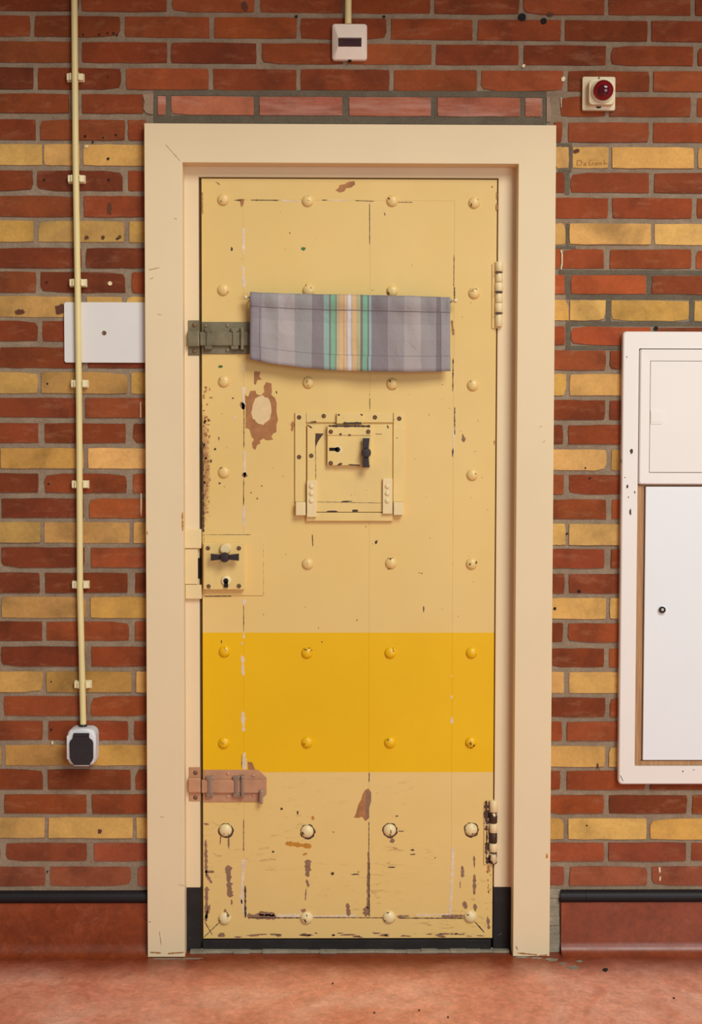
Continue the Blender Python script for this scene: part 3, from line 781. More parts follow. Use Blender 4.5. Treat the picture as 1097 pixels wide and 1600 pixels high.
flake_pts(Mf, [(572, 1236), (576, 1232), (580, 1238), (580, 1252), (577, 1262), (577, 1276), (572, 1282), (571, 1262)], YD, 0.0006)
flake_pts(Bf, [(387, 1190), (394, 1191), (399, 1203), (388, 1204)], YD)
flake_pts(Bf, [(374, 311), (382, 311), (380, 321), (377, 324), (375.5, 318)], YD)
for a in ((380.6, 356, 380.4, 398, 4.2), (380.4, 415, 381, 450, 4.2), (380.6, 604, 380.4, 640, 4.6), (382, 705, 382.5, 747, 4.2), (381, 790, 381, 822, 4.0), (380.7, 988, 380.8, 998, 3.6), (378.7, 1002, 378.7, 1008, 2.6),
          (378.6, 1024, 380.4, 1056, 4.4), (379.4, 1112, 380.8, 1143, 5.4), (382, 1175, 382.2, 1206, 5), (380, 568, 380, 581, 2.4), (381, 1342, 377, 1412, 5.4), (377, 1405, 382, 1432, 3),
          (440, 313.6, 470, 314.4, 2.6), (512, 312.8, 545, 313, 1.6), (709, 668, 708.4, 712, 2.6), (708, 1322, 706.5, 1372, 4.4), (706, 1372, 703.5, 1430, 4.0), (705.6, 1120, 706, 1131, 3.8), (705.5, 1086, 705.5, 1092, 2.2), (705.6, 1055, 705.6, 1058, 1.8),
          (432, 1431, 474, 1430.5, 5), (485, 1432, 560, 1430.5, 2.6), (650, 1430, 702, 1429, 3.2), (360, 838, 384, 838.5, 3), (402, 838, 409, 840, 4), (380.5, 935, 382, 945, 5.0), (366, 650, 368, 655, 4)):
    streak(Lf, *a, YD, t=0.0005)
for a in ((356, 1352, 360, 1402, 7), (357.5, 1308, 357.5, 1326, 2.6), (345, 1306, 344, 1320, 1.8), (362, 1405, 362, 1414, 2), (321.5, 1312, 322.5, 1368, 4), (323, 1385, 322, 1440, 5), (328, 1414, 322, 1436, 5), (320, 1362, 335, 1362, 4), (322, 1366, 331, 1380, 4),
          (386, 1431, 432, 1433, 7), (404, 1427, 430, 1429, 6), (620, 1432, 640, 1431, 3), (690, 1432, 726, 1431, 4), (481, 1343, 481, 1370, 8), (479, 1374, 482, 1386, 4), (478.6, 1388, 477, 1407, 1.8), (722.5, 1353, 722.5, 1371, 5.6), (719.5, 1377, 719, 1388, 2.2),
          (740.5, 1337, 741.5, 1356, 2.6), (741.5, 1366, 741, 1398, 4.2), (725.5, 1408, 728, 1420, 6), (742, 1412, 743, 1424, 6), (543, 1411, 544.5, 1431, 4.6), (573, 1416, 572, 1432, 9), (575.6, 1345, 575, 1420, 3.4), (576, 1330, 575.6, 1345, 3.6),
          (612, 1309, 614, 1317, 6), (622, 1298.5, 631, 1299, 2.4), (381, 1280, 380.5, 1330, 1.4), (377, 628, 381, 640, 5), (384, 738, 381, 746, 6), (723, 678, 725, 691, 4.6), (378, 1178, 377.5, 1200, 1.2), (470, 1422, 478, 1424, 6), (352, 1420, 352, 1428, 5), (340, 1462, 352, 1462, 4),
          (318, 1287, 327, 1288, 3), (320, 1440, 332, 1461, 2), (762, 1432, 764, 1452, 4)):
    streak(Mf, *a, YD, t=0.0005)
for a in ((366, 313, 378, 312.6, 1.6), (392, 312.6, 436, 313, 1.2), (503, 312.6, 512, 312.8, 1.4), (555, 313.5, 585, 314.5, 0.9), (605, 316, 645, 316, 0.9), (577.4, 318, 577.6, 382, 0.8), (578, 622, 578, 640, 0.8), (709.5, 398, 709, 448, 0.9), (710, 448, 710.5, 472, 1.6),
          (708, 560, 707.5, 612, 1.2), (710.5, 636, 710.5, 680, 1.2), (708, 700, 707, 714, 2), (380.8, 946, 380.9, 986, 0.9), (577, 1207, 577, 1222, 1.2), (576.5, 1284, 576.5, 1335, 0.9), (577, 1340, 577, 1432, 1.6), (383.2, 1384, 383.6, 1434, 2.8),
          (488, 1433.6, 606, 1434, 1.1), (622, 1434.4, 726, 1434.8, 1.4), (388, 1434, 470, 1434, 1.6), (742, 1440, 757, 1457, 1.6), (381.4, 640, 381.2, 700, 0.9), (381, 749, 380.6, 790, 0.9), (488, 835, 489, 854, 1.2), (316.5, 690, 318, 832, 2.2), (317, 836, 392, 835.6, 1.2), (318, 932, 362, 931.4, 1.3), (411, 836, 411.6, 930, 1.0),
          (333, 1205, 342, 1205, 1.6), (322, 1205.4, 352, 1205, 0.9), (600.5, 332, 602, 337, 1.0), (337, 284, 344, 289, 0.8), (318, 1465, 344, 1440, 0.9)):
    streak(Df, *a, YD, t=0.0006)
for x, y, rx, ry in ((427, 1331, 2.3, 1.8), (440, 1264, 2.2, 1.8), (465, 1270, 1.3, 2.6), (392, 770, 0.9, 1.1), (402, 779, 1.2, 1.5), (409, 759, 1, 1), (588, 847, 2.4, 2.8), (659, 896, 1, 1), (655, 895, 0.8, 0.8), (662, 952, 1, 5), (558, 969, 1, 1), (645, 1328, 3, 1.2), (645, 1335, 4, 1), (432, 613, 1, 2),
                     (364, 622, 1.6, 1.2), (362, 389, 1.6, 2.8), (769, 292, 1.1, 1.1), (453, 364, 1, 1), (342, 685, 1.0, 3), (336, 702, 2, 2), (330, 720, 1.5, 3), (343, 755, 2, 1.5), (620, 1275, 2.4, 1), (503, 1003, 1, 1), (521, 1300, 1.5, 0.7), (680, 1340, 1, 0.8), (486, 712, 3, 4), (346, 1003, 1, 2.4), (555, 1366, 6, 1.0), (520, 1365, 3, 2), (612, 1355, 6, 0.8)):
    blob(Df, x, y, rx, ry, YD, 9, 0.3, 0.0005)
for i in range(70):                      # gnawed left edge of the leaf
    y = rng.triangular(560, 835, 720); x = 317 + y / 500 + abs(rng.gauss(0, 5))
    blob(Bf, x, y, rng.uniform(0.6, 2.4), rng.uniform(0.8, 3.6), YD, 9, 0.45)
for i in range(34):                      # bottom edge
    x = rng.uniform(345, 764); blob(Mf, x, 1460 + rng.uniform(-2, 4), rng.uniform(2, 9), rng.uniform(0.6, 1.8), YD, 10, 0.5)
for i in range(12):
    blob(Bf, rng.uniform(760, 769), rng.uniform(1356, 1400), rng.uniform(0.6, 1.4), rng.uniform(0.8, 2.6), YD, 8, 0.4)
for i in range(46):
    blob(Bf, rng.uniform(325, 765), rng.uniform(300, 985), rng.uniform(0.4, 1.0), rng.uniform(0.4, 1.1), YD, 7, 0.4)
for x, y in ((312, 395), (312, 423)): pass
for a in ((463, 649, 472, 647, 7), (458, 658, 456.5, 674, 5), (763, 1352, 763, 1364, 3), (776, 300, 776, 312, 2), (776, 318, 775.5, 330, 2.6), (316, 300, 316.5, 335, 1.6), (706, 500, 708.5, 524, 3.6), (772.5, 688, 772.6, 696, 1.8), (484, 597, 484, 606, 6), (613, 885, 606, 890, 3)):
    streak(Bf, *a, YD, t=0.0005)
for x, y in ((480, 1299), (609, 1297), (736, 1296), (352.5, 1297)):
    blob(Df, x + 0.6, y + 0.6, 11.7, 11.6, YD, 20, 0.09, 0.0005)
for a in ((446, 1317.5, 487, 1322.5, 6), (488, 1275, 490, 1281, 4), (473, 1336, 480, 1333, 3), (489, 1296, 493, 1302, 3)): streak(Of, *a, YD)
for x, y in ((474, 389), (344, 573)): blob(Gf, x, y, 3.6, 2.4, YD, 9, 0.3)
for k, nm, m in (('brown', 'bare_chips', 'chip_brown'), ('lilac', 'undercoat_chips', 'chip_lilac'), ('dark', 'paint_cracks', 'chip_dark'), ('mauve', 'worn_chips', 'chip_mauve'), ('ochre', 'ochre_smears', 'chip_ochre'), ('green', 'green_flecks', 'chip_green')):
    part(nm, fl[k], M[m], door, kind='stuff')

def screws(parent, pts, Y, r=0.0055, mat='screw'):
    for x, y in pts:
        c = P(x, y, Y); bm = B(); lathe(bm, c.x, c.z, [(r, Y + 0.001), (r, Y - 0.0012), (r * 0.72, Y - 0.0022), (r * 0.5, Y - 0.0008), (0, Y - 0.0008)], 14)
        part('screw', bm, M[mat], parent, smooth=True)

# ---- lock on the left stile
part('lock_backplate', pbox(B(), 319, 836, 411.5, 930.5, YD - 0.0025, YD, 0.0006), M['door'], door)
YL = YD - 0.020
lock = part('lock_case', pbox(B(), 317.5, 848, 382, 921.5, YL, YD, 0.0018), M['hard'], door, label='cream lock case with black knob and keyhole')
part('case_rim', pbox(B(), 318.5, 850, 331, 920, YL - 0.0012, YL + 0.001, 0.0004), M['hard'], lock)
screws(lock, ((325, 856.5), (373.5, 856.5), (326, 916), (373.5, 915.5)), YL - 0.0008)
c = P(352.5, 857.5, YL); bm = B(); lathe(bm, c.x, c.z, [(0.0145, YL + 0.001), (0.0145, YL - 0.006), (0.011, YL - 0.012), (0, YL - 0.012)], 24)
part('boss', bm, M['keeper'], lock, smooth=True)
def bowtie(parent, cx, cy_, Yk, horiz, half, wi, wo, r, name='knob'):
    c = P(cx, cy_, Yk)
    bm = B()
    for s in (-1, 1):
        if horiz: pts = [(s * 0.008, -wi), (s * half, -wo), (s * half, wo), (s * 0.008, wi)]
        else: pts = [(-wi, s * 0.008), (-wo, s * half), (wo, s * half), (wi, s * 0.008)]
        prism(bm, [(c.x + x, c.z + z) for x, z in pts], Yk - 0.006, Yk + 0.004, 0.0012)
    o = part('%s_wing' % name, bm, M['handle'], parent)
    bm = B(); lathe(bm, c.x, c.z, [(r * 0.6, Yk + 0.014), (r * 0.6, Yk + 0.002), (r, Yk - 0.002), (r, Yk - 0.010), (r * 0.8, Yk - 0.014), (0, Yk - 0.015)], 20)
    part(name, bm, M['handle'], parent, smooth=True)
bowtie(lock, 351.5, 870.5, YL - 0.022, True, 0.0350, 0.0058, 0.0088, 0.0125)
c = P(353.5, 907, YL); bm = B(); lathe(bm, c.x, c.z, [(0.013, YL + 0.001), (0.012, YL - 0.004), (0.009, YL - 0.006), (0, YL - 0.006)], 22)
part('keyhole_boss', bm, M['keeper'], lock, smooth=True)
c = P(353, 907.5, YL - 0.006); bm = B()
lathe(bm, c.x, c.z, [(0.0065, YL - 0.004), (0.0065, YL - 0.0066), (0, YL - 0.0066)], 16)
x0, x1, z0, z1 = rect(350.2, 909, 356.2, 918, YL - 0.006); box(bm, x0, x1, YL - 0.0066, YL + 0.001, z0, z1)
part('keyhole', bm, M['hole'], lock)

# ---- hatch
YH = YD - 0.006
hf = part('hatch_frame', pbox(pbox(pbox(pbox(B(), 461, 644.5, 478, 784, YH, YD, 0.0009), 478.4, 644.5, 614, 660, YH, YD, 0.0009), 614.6, 644.5, 631, 784, YH, YD, 0.0009), 478.4, 801, 614, 814, YD - 0.010, YD, 0.0009), M['hard'], door, label='raised flat frame around the hatch')
screws(hf, ((467.5, 652), (506, 650), (586, 652), (624, 654), (467.5, 714)), YH)
for a in ((462, 784.5, 477.6, 805.5), (615, 784.5, 630, 805)):
    part('corner_block', pbox(B(), *a, YD - 0.020, YD, 0.0016), M['keeper'], hf)
tabp = part('catch', pbox(B(), 526, 645.5, 567, 662, YD - 0.016, YH, 0.0014), M['hard'], hf)
YHD = YD - 0.010
hd = part('hatch_door', pbox(B(), 480, 663, 613, 800, YHD, YD + 0.001, 0.0012), M['hard'], door, label='square hatch door with its own lock')
YHL = YHD - 0.014
hl = part('hatch_lock', pbox(B(), 511.5, 664.5, 580, 727.5, YHL, YHD, 0.0016), M['hard'], hd)
part('hatch_lock_strip', pbox(B(), 511.5, 664.8, 580, 680, YHL - 0.0025, YHL + 0.001, 0.0008), M['hard'], hd)
screws(hd, ((517, 674.5), (575.5, 674.5)), YHL - 0.0025); screws(hd, ((517, 723.5),), YHL); screws(hd, ((486.5, 712),), YHD)
bm = B(); c = P(527.5, 702.5, YHL); lathe(bm, c.x, c.z, [(0.0065, YHL + 0.001), (0.0065, YHL - 0.0006), (0, YHL - 0.0006)], 16)
x0, x1, z0, z1 = rect(514.5, 699.5, 527, 704.5, YHL); box(bm, x0, x1, YHL - 0.0006, YHL + 0.001, z0, z1)
part('keyhole', bm, M['hole'], hd)
bm = B(); c = P(530, 702.5, YHL); lathe(bm, c.x, c.z, [(0.0098, YHL + 0.001), (0.0098, YHL - 0.0004), (0, YHL - 0.0004)], 18)
part('keyhole_ring', bm, M['keeper'], hd)
bowtie(hd, 572, 707.5, YHL - 0.012, False, 0.0365, 0.0062, 0.0088, 0.0125, 'hatch_knob')
for i, (x0_, y0_, x1_, y1_) in enumerate(((479.5, 751, 494.5, 808), (598, 748, 613.5, 803))):
    Ys = YHD - 0.009
    part('hinge_strap', pbox(B(), x0_, y0_, x1_, y1_, Ys, YHD + 0.002, 0.0014), M['keeper'], hd)
    for y in (760, 771, 782.5):
        c = P((x0_ + x1_) / 2 - 0.5, y, Ys); bm = B(); dome(bm, c.x, c.z, 0.0066, Ys, 0.0035, 14, 4)
        part('strap_rivet', bm, M['keeper'], hd, smooth=True)
bm = B()
for a in ((480.5, 664, 488, 669, 2),): streak(bm, *a, YHD)
flake_pts(bm, [(493, 677), (506, 677.5), (501, 684), (497, 690), (494, 697), (492.5, 690)], YHD)
for a in ((510, 799, 528, 799, 2), (550, 798, 560, 798, 3), (533, 784, 551, 783, 1.6), (493, 686, 493.5, 750, 0.8), (494, 784, 596, 786, 0.6), (605, 664, 607, 670, 2), (586, 678, 597, 678.5, 0.8), (485, 659.5, 495, 659, 2)): streak(bm, *a, YHD)
for a in ((536, 661, 566, 661, 3), (528, 647.5, 531, 649, 3), (563, 647, 567, 649, 2)): streak(bm, *a, YD - 0.016)
for a in ((527, 727, 535, 724, 3), (544, 726, 563, 727, 2), (513, 725, 520, 726, 2)): streak(bm, *a, YHL)
for a in ((513, 665.5, 579, 666, 3.4), (530, 678, 534, 679, 3), (544, 679, 549, 680, 2.4)): streak(bm, *a, YHL - 0.0025)
part('worn_edges', bm, M['chip_dark'], hd, kind='stuff')

# ---- bolts
def bolt(px0, px1, py0, py1, bar0, bar1, barx, staples, knob, mat, clip, lab, dots, handle_at=None):
    x0, x1, z0, z1 = rect(px0, py0, px1, py1, YD - 0.003); cpx = 0.020 if clip else 0.0008
    pts = [(x0, z0), (x1 - cpx, z0), (x1, z0 + cpx), (x1, z1 - cpx), (x1 - cpx, z1), (x0, z1)]
    pl = part('bolt_plate', prism(B(), pts, YD - 0.003, YD, 0.0006), mat, door, label=lab)
    part('bolt_bar', pbox(B(), px0 - 3.5, bar0, barx, bar1, YD - 0.012, YD - 0.003, 0.0012), mat, pl)
    for sx in staples:
        xa, xb, za, zb = rect(sx - 5, bar0 - 3, sx + 5, bar1 + 3, YD - 0.012)
        bm = B(); m = (xa + xb) / 2
        prism(bm, rrect(m - 0.0045, m + 0.0045, za + 0.003, zb - 0.003, 0.002, 2), YD - 0.016, YD - 0.011, 0.001)
        for zz in (za, zb): box(bm, m - 0.009, m + 0.009, YD - 0.015, YD - 0.003, zz - 0.005, zz + 0.005, 0.0015)
        part('staple', bm, M['bright'] if clip else mat, pl)
    xa, xb, za, zb = rect(knob - 2.5, bar0 - 7, knob + 2.5, bar1 + 7, YD - 0.016)
    part('bolt_stop', box(B(), xa, xb, YD - 0.020, YD - 0.004, za, zb, 0.0015), M['bright'] if clip else mat, pl)
    if handle_at:
        xa, xb, za, zb = rect(handle_at - 3, bar1 - 4, handle_at + 3, bar1 + 18, YD - 0.02)
        part('bolt_handle', box(B(), xa, xb, YD - 0.020, YD - 0.012, za, zb, 0.0025), M['bright'], pl)
    for x, y in dots:
        c = P(x, y, YD - 0.003); bm = B(); dome(bm, c.x, c.z, 0.0048, YD - 0.003, 0.0016, 12, 3)
        part('plate_rivet', bm, mat, pl, smooth=True)
bolt(316, 394, 503, 553, 518.5, 540, 394, (325.5, 366.5), 378.5, M['steel'], False, 'dull grey steel bolt half covered by the curtain', ((321, 509.5), (355, 509), (321, 547.5), (355, 547.5)))
bolt(318.5, 416.5, 1203, 1253, 1219, 1239, 410, (328, 369.5), 379, M['copper'], True, 'coppery bolt plate with bright steel staples', ((323, 1247), (356, 1209), (356, 1245), (396, 1212), (396, 1243)), 408)

# ---- hinges on the right edge
def hinge(pxc0, pxc1, pys, worn, leafpx, lab):
    Yh = YD - 0.004
    a, b = P(pxc0, pys[0], Yh), P(pxc1, pys[-1], Yh); cx = (a.x + b.x) / 2
    h = part('hinge_leaf', pbox(B(), leafpx[0], pys[0] + 3, leafpx[1], pys[-1] + 2, YD - 0.0035, YD + 0.002, 0.0008), M['door'], door, label=lab)
    for i, (y0, y1) in enumerate(zip(pys, pys[1:])):
        z0, z1 = P(775, y1, Yh).z, P(775, y0, Yh).z
        bm = B(); vcyl(bm, cx, Yh, 0.0106 if i % 2 == 0 else 0.0098, z0 + 0.0006, z1 - 0.0006, 20, 0.0012)
        part('hinge_knuckle', bm, M['hinge_worn'] if worn and i in (1, 3, 5) else M['hinge'], h, smooth=50)
    bm = B()
    if worn:
        for a in ((760, 1251, 760.5, 1298, 6), (760.8, 1298, 760.6, 1318, 3), (760.6, 1316, 761.5, 1350, 6), (764, 1252, 764.4, 1349, 2)):
            streak(bm, *a, YD - 0.0035)
        part('worn_edges', bm, M['hinge_worn'], h, kind='stuff')
    else:
        for y in pys[1:-1]:
            if pys.index(y) % 2: streak(bm, 773.5, y + 0.5, 786, y + 0.5, 3.4, Yh - 0.0102)
        part('worn_edges', bm, M['chip_dark'], h, kind='stuff')
    return h
hinge(779.5, 779.5, [409, 425, 441.5, 456, 473.5, 489, 511], False, (769, 778), 'upper hinge painted cream')
hinge(771, 771, [1250, 1269, 1286, 1301, 1317, 1331, 1349], True, (756.5, 766), 'lower hinge with most of its paint worn off')

# ================================================================== CURTAIN
YCU = YD - 0.030
cb = P(547, 580, YCU)
top_l, top_r = P(391, 457, YCU), P(703.5, 464.5, YCU)
NX, NZ = 72, 18
curtain = None
bot = [(0, 562), (0.1, 568), (0.25, 574.5), (0.4, 578.5), (0.6, 580.5), (0.8, 581.5), (1.0, 580)]
def interp(t, tab):
    for (a, b), (c, d) in zip(tab, tab[1:]):
        if a <= t <= c: return b + (d - b) * (t - a) / (c - a)
    return tab[-1][1]
bm = B(); uvl = bm.loops.layers.uv.new('UVMap'); grid = []
for j in range(NZ + 1):
    v = j / NZ; row = []
    for i in range(NX + 1):
        u = i / NX
        xt = 391 + (703.5 - 391) * u; yt = interp(u, [(0, 457), (0.25, 459.5), (0.5, 460.5), (0.8, 463), (1, 464.5)]) ; yb = interp(u, bot)
        y_px = yb + (yt - yb) * v
        d = -0.004 * math.sin(u * 9.5 + 0.6) * (1 - v * 0.6) - 0.0025 * math.sin(u * 23 + 1.0 + v) - 0.010 * (1 - v) * (0.4 + 0.6 * math.sin(math.pi * min(1, u * 1.2)))
        if v > 0.8: d -= 0.0065 * math.sin((v - 0.8) / 0.2 * math.pi) ** 0.7 + 0.0014 * math.sin(u * 70)
        d += 0.0016 * math.sin(u * 41 + v * 5 + 2 * math.sin(u * 7)) * (0.4 + v) + 0.0012 * math.sin(u * 17 - v * 9)
        p = P(xt + (0 if v > 0.2 else 0.8 * math.sin(u * 40)), y_px, YCU)
        row.append((bm.verts.new((p.x, YCU + d, p.z)), u, v))
    grid.append(row)
for j in range(NZ):
    for i in range(NX):
        q = (grid[j][i], grid[j][i + 1], grid[j + 1][i + 1], grid[j + 1][i])
        f = bm.faces.new([t[0] for t in q])
        for lp, t in zip(f.loops, q): lp[uvl].uv = (t[1], t[2])
curtain = part('curtain', bm, M['fabric'], smooth=180, origin=cb)
sm = curtain.modifiers.new('thick', 'SOLIDIFY'); sm.thickness = 0.0014; sm.offset = 1
tag(curtain, 'short mauve and green striped cloth curtain hung over the door window', 'curtain')
rl, rr = P(384, 464.5, YCU), P(712, 469.5, YCU)
rod = thing('curtain_rod', (rl.x, YCU, rl.z), 'thin rod with pale end knobs holding the striped cloth', 'rod')
part('rod', tube(B(), [rl + Vector((0.003, 0.0045, 0)), rr + Vector((-0.003, 0.0045, 0))], 0.0022, 10), M['bright'], rod, smooth=True)
for p, s in ((rl, 1), (rr, -1)):
    bm = B(); bmesh.ops.create_uvsphere(bm, u_segments=14, v_segments=10, radius=0.0056); bmesh.ops.translate(bm, verts=bm.verts, vec=p + Vector((0, 0.0045, 0)))
    part('end_knob', bm, M['cream_drip'], rod, smooth=True)
    q = p + Vector((s * 0.010, 0.0045, 0))
    part('bracket', tube(B(), [q + Vector((0, 0.0245, 0.0)), q + Vector((0, 0.005, 0)), q + Vector((0, -0.001, 0.001))], 0.0022, 8), M['screw'], rod, smooth=True)

# ================================================================== CONDUITS AND FITTINGS
RP = 0.0080
cpts = [(112.6, -222), (115.8, -22), (116.2, 0), (118.1, 240), (121.2, 440), (123.6, 640), (124.7, 840), (125.0, 920), (127.9, 1040), (129.8, 1120), (130, 1140)]
YP = -0.0135
path = [P(x, y, YP) for x, y in cpts]
cond = thing('conduit', (path[-1].x, 0, path[-1].z), 'long cream plastic pipe running down the left of the wall to a socket', 'conduit')
part('pipe', tube(B(), path, RP, 16), M['pipe'], cond, smooth=True)
for x, y in ((117, 120), (118.7, 279), (121.2, 441.5), (123.5, 599.5), (124.7, 757), (125.2, 914), (128.8, 1070)):
    c = P(x, y, YP)
    bm = B()
    box(bm, c.x - 0.0215, c.x + 0.0215, -0.0045, 0.003, c.z - 0.010, c.z + 0.010, 0.0012)
    for s in (-1, 1):
        box(bm, c.x + s * 0.0088, c.x + s * 0.0205, -0.0145, -0.003, c.z - 0.0085, c.z + 0.0085, 0.0016)
        box(bm, c.x + s * 0.0088, c.x + s * 0.0115, -0.0200, -0.010, c.z - 0.0085, c.z + 0.0085, 0.0010)
    part('clip', bm, M['clip'], cond)
# socket
YS = -0.046
x0, x1, z0, z1 = rect(104.5, 1139, 149.5, 1197, YS)
sock = thing('power_socket', ((x0 + x1) / 2, 0, z0), 'white surface socket with a black hinged flap at the end of the pipe', 'socket')
xb0, xb1, zb0_, zb1 = x0 - 0.001, x1 + 0.001, z0 - 0.001, z1 + 0.001
bm = prism(B(), rrect(x0, x1, z0, z1, 0.018), YS, -0.0005, 0.009, 4)
part('body', bm, M['socket'], sock, smooth=60)
q = lambda x, y: (P(x, y, YS - 0.004).x, P(x, y, YS - 0.004).z)
flap = [q(114.5, 1146.5), q(139, 1146.5), q(139, 1153.5), q(144, 1157), q(145.5, 1161), q(145.5, 1185), q(143.5, 1190), q(140, 1193), q(140, 1195.5), q(115.5, 1195.5), q(115.5, 1193), q(111.5, 1190), q(109, 1184), q(108.5, 1161), q(110, 1157), q(114.5, 1153.5)]
part('flap', prism(B(), flap, YS - 0.005, YS + 0.001, 0.0015), M['black'], sock, label='black hinged flap')
part('flap_hinge', pbox(B(), 114.5, 1146, 139, 1151, YS - 0.0065, YS, 0.001), M['black'], sock)
gx = [(121.8, 1143.5), (119.2, 1143.5), (119.2, 1142), (120.8, 1140.5), (122.4, 1132.5), (135.8, 1132.5), (137, 1140.5), (138.6, 1142), (138.6, 1144.5)]
c0, c1 = P(129.6, 1131.5, YP), P(129.8, 1146, YP)
bm = B()
for r, za, zb in ((0.0105, c1.z - 0.004, c0.z), (0.0135, c1.z - 0.006, c1.z + 0.010)): vcyl(bm, (c0.x + c1.x) / 2, -0.0150, r, za, zb, 18, 0.0012)
part('gland', bm, M['black'], sock, smooth=50, label='black cable gland')
# blank plate
YPL = -0.0052
x0, x1, z0, z1 = rect(100.5, 472.3, 228, 566.5, YPL)
plate = thing('cover_plate', ((x0 + x1) / 2, 0, z0), 'blank white cover plate with one central screw behind the pipe', 'cover plate')
x1 = -CASX - 0.0006
part('plate', prism(B(), rrect(x0, x1, z0, z1, 0.004), YPL, -0.0003, 0.0012), M['plate'], plate)
c = P(163, 520.3, YPL); part('screw', lathe(B(), c.x, c.z, [(0.0056, YPL + 0.0004), (0.0056, YPL - 0.001), (0.004, YPL - 0.002), (0.0022, YPL - 0.0008), (0, YPL - 0.0008)], 18), M['screw'], plate, smooth=True)
# indicator over the door
YI = -0.026
x0, x1, z0, z1 = rect(519, 38, 573.5, 94.5, -0.008)
ind = thing('indicator_light', ((x0 + x1) / 2, 0, z0), 'square white indicator with a dark window at the top of the wall', 'indicator')
bm = B()
outer_r = rrect(x0, x1, z0, z1, 0.0075, 5)
ix0, ix1, iz0, iz1 = rect(529, 59, 564.5, 72.5, YI)
inner_r = rrect(ix0 - 0.0006, ix1 + 0.0006, iz0 - 0.0006, iz1 + 0.0006, 0.0008, 5)
bk = [bm.verts.new((x, -0.0003, z)) for x, z in outer_r]; md = [bm.verts.new((x, -0.011, z)) for x, z in outer_r]
cx, cz = (x0 + x1) / 2, (z0 + z1) / 2
mi = [bm.verts.new((cx + (x - cx) * 0.965, -0.0135, cz + (z - cz) * 0.965)) for x, z in outer_r]
ft = [bm.verts.new((x, YI, z)) for x, z in inner_r]; fb = [bm.verts.new((x, YI + 0.006, z)) for x, z in inner_r]
n = len(outer_r)
for a, b in ((bk, md), (md, mi), (mi, ft), (ft, fb)):
    for i in range(n): bm.faces.new((a[i], a[(i + 1) % n], b[(i + 1) % n], b[i]))
bm.faces.new(bk[::-1]); bm.faces.new(fb)
part('housing', bm, M['plastic'], ind, smooth=30)
bm = B(); pr = []
for i in range(11):
    t = math.radians(180 * i / 10); pr.append((YI + 0.006 - 0.0075 * math.sin(t), (iz0 + iz1) / 2 + (iz1 - iz0) / 2 * math.cos(t)))
A = [bm.verts.new((ix0, y, z)) for y, z in pr]; D = [bm.verts.new((ix1, y, z)) for y, z in pr]
for i in range(10): bm.faces.new((A[i], A[i + 1], D[i + 1], D[i]))
bm.faces.new(A); bm.faces.new(D[::-1])
part('window', bm, M['lamp_dark'], ind, smooth=50, label='dark reddish indicator window')
part('slot', pbox(B(), 544, 92.6, 549, 95.2, -0.0125, -0.002, 0), M['hole'], ind)
pa, pb = P(545.5, -222, -0.0105), P(544.0, 44, -0.0105)
cond2 = thing('conduit', (pb.x, 0, pb.z), 'short cream pipe dropping to the white indicator above the door', 'conduit')
part('pipe', tube(B(), [pa, (pa + pb) / 2, Vector((pb.x, pb.y, z1 - 0.0))], 0.0083, 16), M['pipe'], cond2, smooth=True)
# red alarm lamp
x0, x1, z0, z1 = rect(910.3, 120.2, 961.2, 172.3, -0.009)
alarm = thing('alarm_light', ((x0 + x1) / 2, 0, z0), 'small red domed lamp on a square ivory base right of the door head', 'lamp')
part('base', prism(B(), rrect(x0, x1, z0, z1, 0.003), -0.010, -0.0005, 0.0014), M['ivory'], alarm, smooth=40)
xa, xb, za, zb = rect(921, 124.5, 960, 163, -0.032)
part('collar', prism(B(), rrect(xa, xb, za, zb, 0.006), -0.032, -0.009, 0.003), M['ivory'], alarm, smooth=40)
c = P(942, 142.3, -0.036)
bm = B(); lathe(bm, c.x, c.z, [(0.0270, -0.030), (0.0290, -0.034), (0.0285, -0.037), (0.0262, -0.0385), (0.0, -0.0385)], 32)
part('ring', bm, M['ivory'], alarm, smooth=40)
bm = B(); r = 0.0245
prof = [(r, -0.036), (r, -0.044)] + [(r * math.cos(math.radians(a)), -0.044 - 0.019 * math.sin(math.radians(a))) for a in range(12, 90, 13)] + [(0, -0.063)]
lathe(bm, c.x, c.z, prof, 32); part('red_dome', bm, M['lens'], alarm, smooth=True, label='translucent red dome')
bm = B(); lathe(bm, c.x, c.z, [(0.0105, -0.0386), (0.0105, -0.047), (0.008, -0.051), (0, -0.053)], 20)
part('bulb', bm, M['hole'], alarm, smooth=True, label='dark bulb inside the dome')
bm = B(); c2 = P(935.5, 167, -0.0105)
lathe(bm, c2.x, c2.z, [(0.0048, -0.009), (0.0048, -0.0112), (0, -0.0112)], 14)
for v in bm.verts: v.co.x = c2.x + (v.co.x - c2.x) * 1.35; v.co.z = c2.z + (v.co.z - c2.z) * 0.75
part('screw', bm, M['hole'], alarm)
part('screw', lathe(B(), P(936, 122, -0.01).x, P(936, 122, -0.01).z, [(0.0028, -0.009), (0.0028, -0.0108), (0, -0.0108)], 12), M['screw'], alarm)

